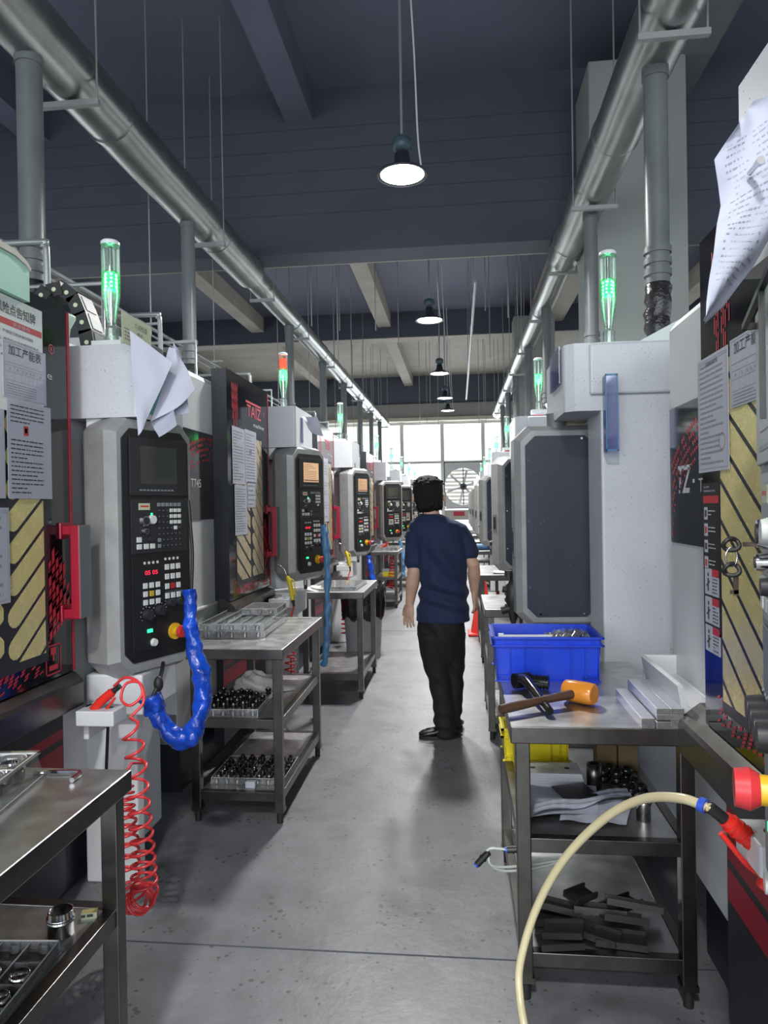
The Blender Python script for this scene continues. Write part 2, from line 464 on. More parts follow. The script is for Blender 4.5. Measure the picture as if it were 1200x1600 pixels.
# side and rear walls with ribbon windows
def sidewall(name, x0, x1, inner):
    mb = MB(); mb.box(x0, x1, YB, YW+.3, 0, 1.2, 'wall_grey'); mb.box(x0, x1, YB, YW+.3, 4.6, ZC, 'wall_dark')
    y = YB
    while y < YW:
        mb.box(x0, x1, y, y+1.4, 1.2, 4.6, 'wall_grey'); y += 4.8
    struct(name, mb)
sidewall('wall_left', XL-.3, XL, XL); sidewall('wall_right', XR, XR+.3, XR)
mb = MB(); mb.box(XL, XR, YB-.3, YB, 0, .9, 'wall_grey'); mb.box(XL, XR, YB-.3, YB, 5.6, ZC, 'wall_grey')
for x in (-9, -4.6, -.4, 3.8, 8.2): mb.box(x, x+.8, YB-.3, YB, .9, 5.6, 'wall_grey')
struct('wall_back', mb)

# ------------------------------------------------------------------ ventilation ducts
def duct(name, label, X, Z, segs, pipes, brackets, rods_out):
    t = thing(name, label, 'duct', (X, 0, 0))
    for (a, b, r) in segs:
        m = MB(); pts = []
        n = max(2, int((b-a)/.6))
        m.tube([(0, a+(b-a)*i/n, Z+.006*math.sin(i*2.1)) for i in range(n+1)], r, 'galv', n=28)
        for i in range(1, int((b-a)/2.4)+1):                 # seam rings
            y = a+i*2.4; m.cyl((0, y-.025, Z), (0, y+.025, Z), r+.008, 'galv', 28)
        m.build('duct_run', t)
    for (y, z0, r) in pipes:
        m = MB(); m.cyl((0, y, z0), (0, y, Z-.1), r, 'grey_pvc', 20)
        m.cyl((0, y, Z-.25), (0, y, Z-.12), r*1.12, 'grey_pvc', 20)
        for k in range(3): m.cyl((0, y, z0+.05+k*.075), (0, y, z0+.09+k*.075), r+.012, 'grey_pvc', 20)
        p = m.build('drop_pipe', t)
        if True:
            m = MB()
            pts = [(0, y, z0-.34), (.02, y, z0-.22), (0, y, z0-.1), (.006, y, z0+.02)]
            m.tube([(rnd.uniform(-.01, .01), y+rnd.uniform(-.01, .01), z0-.34+i*.045) for i in range(8)], [r*(1.02+.12*(i % 2)) for i in range(8)], 'tape_black', n=18)
            m.build('taped_joint', p)
    for y in brackets:
        r = next((q[2] for q in segs if y < q[1]), segs[-1][2])
        m = MB(); w = r+.02
        m.box(-w, w, y-.02, y+.02, Z-r-.05, Z-r-.01, 'rod')
        for s in (-1, 1):
            if rods_out: m.cyl((s*w*.93, y, Z-r-.03), (s*w*.93, y, ZC), .008, 'rod', 6)
        m.build('hanger', t)
    return t
LX, RX, DZ = -2.67, 1.36, 4.57
duct('ventilation_duct', 'galvanised round duct running along the left side under the ceiling', LX, DZ,
     [(-1.1, 2.9, .235), (2.9, 9.0, .205), (9.0, 26.9, .155)],
     [(4.24, 2.95, .078), (6.88, 2.95, .068), (11.17, 2.95, .068), (14.0, 2.95, .068), (16.6, 2.95, .068), (19.4, 2.95, .068), (21.9, 2.95, .068), (24.3, 2.95, .068)],
     [2.2, 4.70, 7.37, 9.6, 11.9, 14.4, 16.9, 19.0, 21.2, 23.4, 25.6], True)
duct('ventilation_duct', 'galvanised round duct running along the right side past the concrete column', RX, DZ,
     [(-1.1, 9.0, .195), (9.0, 24.2, .155)],
     [(4.92, 2.95, .078), (7.25, 2.95, .068), (10.8, 2.95, .068), (13.5, 2.95, .068), (16.4, 2.95, .068), (18.9, 2.95, .068), (21.3, 2.95, .068)],
     [2.1, 4.51, 7.03, 9.08, 11.4, 13.8, 16.0, 18.2, 20.4, 22.6], True)

# plain threaded rods, conduits and rails hung under the slab
k = 0
for (x, y) in ((-2.1, 10.2), (-1.9, 11.5), (-1.75, 10.4), (-1.2, 10.6), (-1.05, 13.), (-1.1, 21.), (-.95, 22.5), (-.8, 21.5), (-.6, 23.), (.75, 10.2), (.95, 11.), (1.1, 12.), (.62, 13.), (.8, 21.), (.7, 22.5), (.95, 23.5), (.45, 10.7)):
    k += 1
    m = MB(); m.cyl((x, y, 3.9+.25*(k % 3)), (x, y, ZC-.016), .009, 'rod', 6)
    solo('hanger_rod', m, 'thin steel hanger rod dropping from the ceiling', 'rod', 'plain hanger rods under the far bays')
m = MB(); m.cyl((.27, 9.35, 4.42), (.26, 19.1, 4.34), .022, 'galv_pipe', 10)
for y in (10.2, 12., 14., 16.): m.box(.245, .295, y-.03, y+.03, 4.42, 4.52, 'rod'); m.cyl((.27, y, 4.4), (.27, y, ZC-.02), .006, 'rod', 6)
solo('conduit', m, 'long pale conduit hung below the ceiling between the lamps and the right duct', 'conduit')
m = MB(); m.cyl((.92, -1.1, 6.75), (.92, 6.6, 6.75), .02, 'beam_navy', 8); m.cyl((.92, 6.6, 6.75), (.92, 7.0, 6.5), .02, 'beam_navy', 8)
solo('conduit', m, 'dark painted conduit on the ceiling of the first bay', 'conduit')
m = MB(); m.cyl((-2.95, 2.6, 3.26), (-2.95, 26, 3.26), .018, 'galv_pipe', 8); m.cyl((-2.95, 2.6, 3.19), (-2.95, 26, 3.19), .010, 'galv_pipe', 8)
for y in (4., 6.6, 8.4, 11.5, 14., 17., 20., 23.): m.cyl((-2.95, y, 3.2), (-2.95, y, ZC-.02), .007, 'rod', 6); m.box(-3.05, -2.85, y-.015, y+.015, 3.29, 3.31, 'rod')
solo('air_pipe', m, 'long thin compressed air line running above the left-hand machines', 'pipe')
def rail(x0, x1, y, z0, z1, lab):
    m = MB(); m.tube(spline([(x0, y, z1), (x1-.08, y, z1), (x1-.015, y, z1-.02), (x1, y, z1-.09), (x1, y, z0)], 5), .019, 'galv_pipe', n=8)
    m.tube([(x0, y+.3, z1-.14), (x1+.16, y+.3, z1-.14), (x1+.16, y+.3, z0)], .014, 'galv_pipe', n=8)
    solo('pipe_loop', m, lab, 'pipe')
rail(-3.15, -2.2, 3.62, 2.36, 2.95, 'grey bent pipe rising above the nearest left machine beside the drag chain')
rail(-3.1, -2.2, 5.08, 2.36, 2.95, 'grey bent pipe rising behind the yellow card on the left')
rail(-3.1, -2.3, 7.72, 2.36, 3.0, 'grey bent pipe above the second left machine behind its signal light')
rail(-3.1, -2.3, 11.33, 2.36, 3.05, 'grey bent pipe above the third left machine')
rail(-3.0, -2.2, 13.9, 2.36, 2.95, 'grey bent pipe in front of the far windows on the left')

# ------------------------------------------------------------------ pendant lamps
LAMPX = -.42
def lamp(y, x, lab, real=True):
    t = thing('pendant_lamp', lab, 'lamp', (x, y, 4.40), 0, 'high-bay lamps hung along the aisle')
    m = MB()
    m.lathe([(.045, .175), (.06, .16), (.075, .06), (.10, .035), (.215, -.015), (.222, -.035), (.205, -.035), (.095, .02)], 'dark_grey', n=32)
    m.build('shade', t)
    m = MB(); m.lathe([(.0, .30), (.055, .30), (.085, .275), (.085, .20), (.05, .17), (0, .17)], 'fan_blue', n=24)
    m.build('heat_sink', t)
    m = MB(); m.lathe([(0, -.028), (.20, -.028), (.205, -.022), (0, -.02)], 'lamp_glow', n=32); m.build('diffuser', t)
    m = MB(); m.cyl((0, 0, .29), (0, 0, ZC-4.40), .012, 'rod', 10); m.build('rod', t)
    m = MB(); m.tube(spline([(.17, .02, .0), (.14, .02, .3), (.12, .02, 1.0), (.09, .01, 1.7), (.075, 0, ZC-4.40)], 5), .009, 'white_plain', n=6); m.build('cable', t)
    l = bpy.data.lights.new('lamp_light', 'AREA'); l.shape = 'DISK'; l.size = .38; l.energy = LAMP_W; l.color = (1., .99, .96)
    l.spread = R(150)
    lo = bpy.data.objects.new('lamp_light', l); COL.objects.link(lo); lo.parent = t; lo.location = (0, 0, -.04)
LAMP_W = 145
mat('fan_blue', (.05, .085, .11), .4)
for y, x, lab in ((6.15, -.44, 'glowing high-bay pendant lamp nearest the camera'), (11.0, -.40, 'second glowing pendant lamp down the aisle'),
                  (15.45, -.36, 'third glowing pendant lamp, beside the end of the pale conduit'), (19.0, -.31, 'fourth pendant lamp, upper of the two small ones above the far windows'),
                  (21.5, -.27, 'fifth pendant lamp, lowest and farthest above the far windows')):
    lamp(y, x, lab)
for y in (-1.6, -4.2): lamp(y, -.46, 'high-bay pendant lamp above and behind the camera')

# ------------------------------------------------------------------ exhaust fan in the far window
t = thing('exhaust_fan', 'large square exhaust fan with louvres set in the far window', 'fan', ((FANX0+FANX1)/2, YW-.35, FANZ0))
W, Hh = (FANX1-FANX0)/2, FANZ1-FANZ0
m = MB(); rr = .76; cz = Hh*.47
ring = [(rr*math.cos(2*math.pi*i/48), cz+rr*math.sin(2*math.pi*i/48)) for i in range(48)]
outer = []
for x, z in ring:
    dx, dz = x, z-cz; k_ = min(W/abs(dx) if abs(dx) > 1e-6 else 99, ((Hh-cz) if dz > 0 else cz)/abs(dz) if abs(dz) > 1e-6 else 99)
    outer.append((dx*k_, cz+dz*k_))
for i in range(48):
    j = (i+1) % 48
    m.quad((ring[i][0], 0, ring[i][1]), (ring[j][0], 0, ring[j][1]), (outer[j][0], 0, outer[j][1]), (outer[i][0], 0, outer[i][1]), 'fan_frame')
    m.quad((ring[i][0], 0, ring[i][1]), (ring[i][0], .3, ring[i][1]), (ring[j][0], .3, ring[j][1]), (ring[j][0], 0, ring[j][1]), 'fan_frame')
m.box(-W, W, 0, .34, Hh-.03, Hh, 'fan_frame'); m.box(-W, W, 0, .34, 0, .03, 'fan_frame'); m.box(-W, -W+.03, 0, .34, 0, Hh, 'fan_frame'); m.box(W-.03, W, 0, .34, 0, Hh, 'fan_frame')
m.build('frame', t)
m = MB()
for i in range(11):
    z = .16+i*(Hh-.25)/11
    m.quad((-W+.03, .31, z), (W-.03, .31, z), (W-.03, .37, z+.10), (-W+.03, .37, z+.10), 'cream_paint')
m.build('louvre', t)
for i in range(6):
    a = i*math.pi/3+.3; m = MB()
    c, s = math.cos(a), math.sin(a)
    m._add([(.1*c-.04*s, .12, cz+.1*s+.04*c), (.1*c+.04*s, .16, cz+.1*s-.04*c), (.7*c+.05*s, .17, cz+.7*s-.05*c), (.7*c-.05*s, .11, cz+.7*s+.05*c)], [(0, 1, 2, 3)], 'fan_frame'); m.build('blade', t)
m = MB(); m.cyl((0, .05, cz), (0, .2, cz), .14, 'mid_grey', 20); m.cyl((0, .0, cz), (0, .05, cz), .06, 'dark_grey', 16)
m.box(-.02, .02, .0, .03, cz-rr, cz+rr, 'mid_grey'); m.build('hub', t)
# loading-bay clutter under the fan
m = MB(); m.box(-.56, .95, YW-.5, YW-.42, .9, 1.3, 'cream_paint'); m.box(-.2, .25, YW-.51, YW-.5, 1.06, 1.24, 'decal_red')
solo('notice_board', m, 'pale board with a red label hung below the exhaust fan', 'board')
# ------------------------------------------------------------------ machines
# local frame: +x faces the aisle, +y is the operator's right, door plane at x = 0, z is height
def halftone(m, plane, cells, mk):
    """small slanted red marks on a door: plane maps (y,z) to a point"""
    for (y, z, w, h, sl) in cells:
        m.poly([plane(y, z), plane(y+w, z+sl), plane(y+w, z+h+sl), plane(y, z+h)], mk)

def console_parts(parent, style, loc, yaw, lod=0, digits='05 05', screen='screen_off'):
    """operator console; its own frame: face towards -y, x to the right, z up"""
    c = Vector((0, 0))
    W, H, D, ch = .205, .95, .095, .062
    hs = {'dark': 'console_grey', 'silver': 'console_grey'}[style]
    fp = {'dark': 'matte_black', 'silver': 'key_grey'}[style]
    # housing: chamfered octagon, bevelled towards the face and the back
    def octa(w, h, c, z0=0): return [(-w+c, z0), (w-c, z0), (w, z0+c), (w, z0+h-c), (w-c, z0+h), (-w+c, z0+h), (-w, z0+h-c), (-w, z0+c)]
    rings = [(octa(W-.022, H-.044, ch-.012, .022), -D), (octa(W, H, ch), -D+.045), (octa(W, H, ch), D-.04), (octa(W-.025, H-.05, ch-.012, .025), D)]
    m = MB()
    for (p, y), (q, y2) in zip(rings[:-1], rings[1:]):
        for i in range(8):
            j = (i+1) % 8
            m.quad((p[i][0], y, p[i][1]), (p[j][0], y, p[j][1]), (q[j][0], y2, q[j][1]), (q[i][0], y2, q[i][1]), hs)
    m.poly([(x, -D, z) for x, z in rings[0][0]], hs); m.poly([(x, D, z) for x, z in reversed(rings[-1][0])], hs)
    con = m.build('console', parent, loc, (0, 0, yaw), bevel=.004, seg=2, ang=15)
    # recessed-looking face panel
    m = MB(); pw, z0, z1 = .165, .055, .895
    m.prism([(x, z) for x, z in octa(pw, z1-z0, .038, z0)], -D-.005, -D+.002, 'y', fp); m.build('face_panel', con, bevel=.002)
    F0 = lambda a, b: (-pw+2*pw*a, z1-(z1-z0)*b)                        # panel fractions -> x, z
    F = lambda a, b: F0(.035+.85*a, b)
    y = -D-.006
    def plate(nm, a0, a1, b0, b1, k, t=.004, par=con):
        x0, zt = F0(a0, b0); x1, zb = F0(a1, b1); q = MB(); q.box(x0, x1, y-t, y, zb, zt, k); return q.build(nm, par, bevel=.0012)
    bz = {'dark': 'key_black', 'silver': 'console_grey'}[style]
    mon = plate('screen_bezel', .09, .95, .035, .285, bz, .007)
    x0, zt = F0(.24, .072); x1, zb = F0(.79, .235)
    q = MB(); q.box(x0, x1, y-.0085, y-.006, zb, zt, screen if style == 'dark' else 'screen_grey')
    if screen == 'screen_tan':
        q.box(x0+.004, x1-.004, y-.009, y-.0085, zb+.006, zb+.018, 'screen_tan_dark')
        q.lines((x0+.008, y-.009, zt-.006), (1, 0, 0), (0, 0, 1), x1-x0-.02, zt-zb-.03, 9, 'screen_tan_dark', th=.3)
    q.build('screen', con)
    if lod < 2:
        q = MB()
        for i in range(10):
            x, z = F(.22+i*.062, .262); q.box(x, x+.011, y-.009, y-.007, z-.003, z+.003, 'key_grey')
        q.build('soft_keys', con)
    key = plate('key_plate', .10, .97, .30, .535, bz, .003)
    low = plate('switch_plate', .10, .97, .548, .955, 'matte_black' if style == 'dark' else 'key_grey', .003)
    def knob(nm, a, b, r, h, k, seg=14, hollow=None):
        x, z = F(a, b); q = MB(); q.cyl((x, y-.003, z), (x, y-.003-h, z), r, k, seg, r2=r*.85)
        if hollow: q.cyl((x, y-.003-h, z), (x, y-.0045-h, z), r*.6, hollow, seg)
        return q.build(nm, con)
    def keyc(mm, a, b, w, h, k, t=.005):
        x, z = F(a, b); mm.box(x-w/2, x+w/2, y-.003-t, y-.003, z-h/2, z+h/2, k)
    one = MB() if lod else None
    def key1(a, b, w, h, k):
        if lod: keyc(one, a, b, w, h, k)
        else:
            q = MB(); keyc(q, a, b, w, h, k); q.build('key', con, bevel=.0012)
    # small keyboard (right) of the middle plate
    for r_ in range(8):
        for c_ in range(6):
            k = 'key_grey' if r_ == 0 or (r_ in (6, 7) and c_ < 1) else ('key_white' if (1 <= r_ <= 3 and c_ >= 3) or (r_ == 4 and c_ == 4) else 'key_black')
            if k == 'key_black':
                if one is None: one = MB()
                keyc(one, .555+c_*.075, .325+r_*.026, .012, .010, k, .003)
                x, z = F(.555+c_*.075, .325+r_*.026); one.box(x-.0035, x+.0035, y-.0065, y-.006, z-.001, z+.002, 'key_grey')
            else: key1(.555+c_*.075, .325+r_*.026, .015, .014, k)
    for a, b in ((.20, .475), (.20, .505), (.32, .505), (.43, .505)): key1(a, b, .022, .019, 'key_white')
    # left cluster: counter, key switch, knobs
    x, z = F(.30, .333); q = MB(); q.box(x-.026, x+.026, y-.006, y-.003, z-.012, z+.012, 'card_yellow'); q.box(x-.02, x+.02, y-.0065, y-.006, z-.002, z+.004, 'decal_red'); q.build('counter', con)
    knob('key_switch', .30, .395, .022, .012, 'chrome', 18, 'key_black'); knob('push_button', .43, .39, .018, .012, 'key_white', 18)
    knob('selector', .30, .44, .013, .014, 'chrome', 14, 'key_black'); knob('selector', .40, .475, .013, .012, 'key_black', 14)
    x, z = F(.43, .365); q = MB(); q.box(x-.004, x+.004, y-.005, y-.003, z-.003, z+.003, 'led_green'); q.build('indicator', con)
    # lower plate
    for side in (() if style == 'silver' else (0, 1)):
        for i in range(4):
            a = (.29 if side == 0 else .66)+i*.075
            x, z = F(a, .577 if side == 0 else .567)
            if one is None: one = MB()
            one.cyl((x, y-.003, z), (x, y-.005, z), .0055, 'key_white', 8)
    x0, zt = F(.27, .603) if style != 'silver' else F(.27, .90); x1, zb = F(.53, .637) if style != 'silver' else F(.53, .934)
    q = MB(); q.box(x0, x1, y-.005, y-.003, zb, zt, 'matte_black')
    q.text(digits, (x0+.005, y-.0056, zb+.007), (1, 0, 0), (0, 0, 1), (zt-zb)*.55, 'led_red', w=(x1-x0)*.86, bold=.01)
    q.build('digit_display', con)
    for r_ in range(0 if style == 'silver' else 3):
        for c_ in range(3): key1(.29+c_*.11, .675+r_*.036, .020, .020, 'key_yellow' if r_ == 1 and c_ == 1 else 'key_white')
    for r_ in range(0 if style == 'silver' else 4):
        for c_ in range(3): key1(.68+c_*.105, .603+r_*.043, .020, .021, 'key_red' if r_ == 2 and c_ == 1 else 'key_white')
    sil = style == 'silver'
    for a, b in (((.10, .69), (.25, .69), (.40, .69), (.54, .69)) if sil else ((.31, .80), (.53, .79), (.72, .765), (.88, .765))):
        r_ = .021 if a < .6 else .016
        if lod < 2:
            x, z = F(a, b)
            for i in range(9):
                t = R(-130+i*32); one.box(x+r_*1.35*math.sin(t)-.0014, x+r_*1.35*math.sin(t)+.0014, y-.0036, y-.003, z+r_*1.35*math.cos(t)-.0014, z+r_*1.35*math.cos(t)+.0014, 'key_white')
        knob('dial', a, b, r_, .022, 'key_black', 16)
        x, z = F(a, b); one.lines((x-.02, y-.0036, z+.047), (1, 0, 0), (0, 0, 1), .042, .009, 2, 'key_grey', th=.3)
    one.build('keypad', con)
    x, z = F(.30, .86) if sil else F(.36, .872); q = MB(); q.box(x-.012, x+.012, y-.006, y-.003, z-.006, z+.006, 'led_green'); q.build('indicator', con)
    knob('push_button', .42, .925, .015, .012, 'key_white', 16)
    x, z = F(.80, .735) if sil else F(.80, .895); q = MB()
    q.cyl((x, y-.002, z), (x, y-.012, z), .031, 'estop_yellow', 24); q.cyl((x, y-.012, z), (x, y-.034, z), .017, 'estop_yellow', 16)
    q.cyl((x, y-.030, z), (x, y-.040, z), .018, 'estop_red', 24, r2=.024); q.cyl((x, y-.040, z), (x, y-.055, z), .024, 'estop_red', 24, r2=.021)
    es = q.build('emergency_stop', con, bevel=.0015); es['label'] = 'red mushroom emergency stop on a yellow collar'
    if sil:
        q = MB(); q.box(-.125, .15, -D-.030, -D-.024, .845, .853, 'matte_black'); q.box(-.128, -.120, -D-.030, -D+.0, .845, .853, 'matte_black'); q.box(.06, .066, -D-.030, -D-.024, .70, .85, 'matte_black'); q.build('visor_frame', con)
    # back plate with screws
    q = MB(); q.prism(octa(W-.045, H-.10, .045, .05), D-.001, D+.004, 'y', 'navy_plate'); bp = q.build('back_plate', con)
    bp['label'] = 'dark screwed-on cover of the console'
    for sx, sz in ((-.10, .885), (.10, .885), (-.148, .79), (.148, .79), (-.148, .50), (.148, .50), (-.148, .19), (.148, .19), (-.10, .065), (.10, .065)):
        q = MB(); q.cyl((sx, D+.003, sz), (sx, D+.008, sz), .0055, 'chrome', 8); q.build('screw', con)
    # cable plug underneath, grip on the side
    q = MB(); q.cyl((.06, 0, .005), (.06, 0, -.045), .016, 'steel', 12); q.cyl((.06, 0, -.045), (.06, 0, -.075), .013, 'rubber', 12); q.build('cable_gland', con)
    q = MB(); q.box(W-.003, W+.003, -.03, .03, .33, .47, 'mid_grey'); q.box(W+.002, W+.004, -.018, .018, .35, .45, 'matte_black'); q.build('side_latch', con)
    q = MB(); q.cyl((0, .03, H-.01), (0, .03, H+.06), .045, 'mid_grey', 18); q.build('swivel', con)
    return con

def signal_parts(parent, loc, lit=('green',), lod=0):
    m = MB(); m.box(-.06, .06, -.05, .05, 0, .03, 'white_plain')
    m.cyl((0, 0, .03), (0, 0, .085), .026, 'chrome' if False else 'tower_clear', 18)
    s = m.build('signal_light', parent, loc)
    m = MB(); m.lathe([(.024, .03), (.024, .085), (.017, .10), (.018, .115), (.034, .215), (.035, .24), (.035, .425), (.031, .437), (.0, .438)], 'tower_clear', n=24); m.build('clear_tube', s)
    m = MB(); m.lathe([(.036, .424), (.036, .436), (.030, .442), (0, .443)], 'white_plain', n=24); m.build('cap', s)
    m = MB(); m.cyl((0, 0, .10), (0, 0, .42), .008, 'chrome', 8); m.build('stem', s)
    for i, cl in enumerate(lit):
        z0 = .24+i*.085
        m = MB(); h = .075
        m.lathe([(.0335, z0), (.0335, z0+h)], 'tower_'+cl, n=24)
        m.cyl((0, 0, z0), (0, 0, z0+h), .018, 'led_green' if cl == 'green' else 'led_amber', 14)
        for a in range(6):
            for k in range(4):
                t = a*math.pi/3; m.box(.022*math.cos(t)-.0035, .022*math.cos(t)+.0035, .022*math.sin(t)-.0035, .022*math.sin(t)+.0035, z0+.012+k*.016, z0+.019+k*.016, 'led_core' if cl == 'green' else 'led_amber')
        g = m.build('lit_segment', s); g['label'] = 'glowing %s segment' % cl.replace('amber', 'red')
        li = bpy.data.lights.new('signal_glow', 'POINT'); li.energy = 1.6; li.color = (.05, 1, .25) if cl == 'green' else (1, .12, .04); li.shadow_soft_size = .036
        lo = bpy.data.objects.new('signal_glow', li); COL.objects.link(lo); lo.parent = s; lo.location = (0, 0, z0+h/2)
    return s

def machine(name, label, loc, rz, group, lod=0, con_yaw=67, con_loc=(.18, .18, .93), digits='05 05', screen='screen_off', style='dark', lit=('green',), sig=(0, .47), film='gold', zs=1., tri=False, sig_z=2.17, hx=.20, holder=None, hoses=True, ty=-1.45, white_lip=False, con_sc=(1, 1, 1), oy=0.):
    t = thing(name, label, 'machine', loc, rz, group, sc=(1, 1, zs))
    # plinth and white enclosure
    m = MB(); m.box(-1.9, -.14, -1.33, .57, 0, .30, 'dark_grey'); m.build('plinth', t)
    m = MB(); m.prism([(-.09, .30), (-.09, 2.17), (-.11, 2.20), (-.36, 2.33), (-1.9, 2.33), (-1.9, .30)], -1.475, .30, 'y', 'white_plain')
    m.box(-1.9, -.092, -1.477, -.89, .30, .45, 'mid_grey'); m.box(-.0905, -.075, -1.47, -.89, .915, .935, 'white_plain')
    m.build('enclosure', t, bevel=.006)
    # model plate with the red halftone arc
    m = MB(); m.box(-.091, -.086, -1.474, -.892, 1.405, 1.885, 'gloss_black')
    P = lambda y, z: (-.0855, y, z)
    m.text('TZ', P(ty, 1.580), (0, 1, 0), (0, 0, 1), .095, 'text_white', shear=.25, bold=.02, w=.14)
    m.text('-', P(ty+.15, 1.612), (0, 1, 0), (0, 0, 1), .012, 'text_white', w=.02); m.text('T745', P(ty+.205, 1.58), (0, 1, 0), (0, 0, 1), .045, 'text_white', w=.15)
    cells = []
    for i in range(46):
        for j in range(5):
            a = i/45; r0 = .50-j*.03
            th_ = a*math.pi*.5; yy = -.92-(.66-.03*j)*math.sin(th_); zz = 1.44+(.42-.028*j)*math.cos(th_)
            if yy > -1.465 and rnd.random() < .9-.12*j*rnd.random(): cells.append((yy, zz-.01, .014, .017-.002*j, -.004))
    halftone(m, P, [c for c in cells if 1.41 < c[1] < 1.865], 'decal_red')
    m.build('model_plate', t)
    # glossy door
    m = MB(); m.box(-.09, 0, -.89, 0, .93, 2.27, 'gloss_black', {'y-': 'dark_grey', 'z+': 'dark_grey', 'y+': 'trim_red'})
    m.box(-.002, .003, -.012, .0, .93, 2.26, 'trim_red')
    P = lambda y, z: (.0012, y, z)
    cells = []
    for i in range(24):
        for j in range(9):
            if rnd.random() < .95-.06*j: cells.append((-.86+i*.03-.006*j, 1.00-.0115*j+.0022*abs(i-9)**1.2, .021, .0085-.0004*j, .008))
    for i in range(9):
        for j in range(7-i//2):
            cells.append((-.155+j*.022, 1.06+i*.032+j*.014, .016, .022 if (i+j) % 3 else .05, .014))
    for i in range(10):
        for j in range(4+(i*5) % 4):
            cells.append((-.80+i*.012, 2.22-j*.055-.01*(i % 3), .006, .045, 0))
    halftone(m, P, [c for c in cells if .94 < c[1] < 2.2 and -.806 < c[0] < -.02], 'decal_red')
    d = m.build('door', t)
    m = MB()
    fm = film+'_film'
    m.box(.0, .0022, -.76, -.165, 1.0, 1.93, 'dark_grey')
    def bar(y0, z0, y1, z1, w):       # one rounded slanted pane of film
        dy, dz = y1-y0, z1-z0; l = math.hypot(dy, dz); ny, nz = -dz/l*w/2, dy/l*w/2; pts = []
        for k in range(7):
            a = math.pi*k/6; ca, sa = math.cos(a), math.sin(a)
            pts.append((y0+ny*ca-dy/l*w/2*sa, z0+nz*ca-dz/l*w/2*sa))
        pts += [(y1-ny, z1-nz), (y1+ny, z1+nz)]
        return pts
    def clip(poly, lo, hi, zl, zh):
        def cut(p, f, g):
            o = []
            for i in range(len(p)):
                a, b = p[i], p[(i+1) % len(p)]; fa, fb = f(a), f(b)
                if fa >= 0: o.append(a)
                if (fa >= 0) != (fb >= 0):
                    s = fa/(fa-fb); o.append((a[0]+(b[0]-a[0])*s, a[1]+(b[1]-a[1])*s))
            return o
        for f in (lambda q: q[0]-lo, lambda q: hi-q[0], lambda q: q[1]-zl, lambda q: zh-q[1]):
            poly = cut(poly, f, 0)
            if len(poly) < 3: return []
        return poly
    sg = 1 if film == 'gold' else -1
    for i in range(16):
        z = .66+i*.104
        a = (-.345, z) if sg > 0 else (-.40, z+.30); b = (-.07, z+.215) if sg > 0 else (-.07, z+.02)
        q = clip(bar(a[0], a[1], b[0], b[1], .070), -.385 if sg > 0 else -.46, -.18, 1.03, 1.91)
        if q: m.poly([(.0026, y, zz) for y, zz in q], fm)
        a = (-.43, z+.02) if sg > 0 else (-.48, z+.30); b = (-.80, z+.30) if sg > 0 else (-.90, z+.56)
        q = clip(bar(a[0], a[1], b[0], b[1], .070), -.755, -.40 if sg > 0 else -.47, 1.03, 1.91)
        if q: m.poly([(.0026, y, zz) for y, zz in reversed(q)], fm)
    m.build('door_window', d)
    m = MB()                                                     # maker's mark on the door
    P = lambda y, z: (.0015, y, z)
    m.text('TAIZ', P(-.50, 2.045), (0, 1, 0), (0, 0, 1), .075, 'logo_red', w=.32, bold=.015)
    m.box(.001, .0018, -.52, -.18, 2.128, 2.142, 'logo_red'); m.text('machine', P(-.36, 1.99), (0, 1, 0), (0, 0, 1), .026, 'text_white', w=.25)
    m.lathe([(.014, .0015), (.017, .0015)], 'logo_red', c=(0, -.112, 2.10), n=16, axis='x'); m.text('R', P(-.1165, 2.093), (0, 1, 0), (0, 0, 1), .014, 'logo_red')
    m.build('logo', d)
    m = MB()                                                     # wheel-and-block pictogram
    for b in ((-.18, -.176, .945, 1.05), (-.094, -.09, .945, 1.05), (-.18, -.09, .945, .95), (-.18, -.09, 1.045, 1.05), (-.16, -.11, .96, .978), (-.15, -.12, 1.015, 1.04), (-.139, -.131, .992, 1.015)):
        m.box(.001, .0016, *b, 'decal_red')
    m.build('pictogram', d)
    m = MB()                                                     # D-shaped pull handle
    m.box(.036, .072, -.08, .0, 1.13, 1.47, 'mid_grey', {'y-': 'handle_red', 'x-': 'handle_red', 'z+': 'handle_red', 'z-': 'handle_red'})
    m.box(.0, .071, -.079, -.03, 1.131, 1.165, 'handle_red'); m.box(.0, .071, -.079, -.03, 1.435, 1.469, 'handle_red')
    m.box(.0, .010, -.09, -.015, 1.12, 1.18, 'handle_red'); m.box(.0, .010, -.09, -.015, 1.42, 1.48, 'handle_red')
    h = m.build('handle', d, bevel=.004); h['label'] = 'crimson pull handle'
    if tri:                                                      # warning strip with red triangles
        m = MB(); m.box(.0, .002, -.885, -.765, 1.20, 1.60, 'matte_black')
        z = 1.585
        Q = lambda y, z: (.0026, y, z)
        m.box(.0, .0024, -.88, -.772, 1.545, 1.565, 'decal_red'); m.lines(Q(-0.875, 1.595), (0, 1, 0), (0, 0, 1), .09, .022, 2, 'ink_soft')
        for i in range(4):
            z = 1.50-i*.045; m.box(.0, .0024, -0.875, -0.850, z, z+.034, 'paper'); m.box(.0, .0028, -0.870, -0.855, z+.008, z+.026, 'ink' if i % 2 == 0 else 'ink_red'); m.lines(Q(-0.843, z+.03), (0, 1, 0), (0, 0, 1), .055, .02, 2, 'key_white', th=.3)
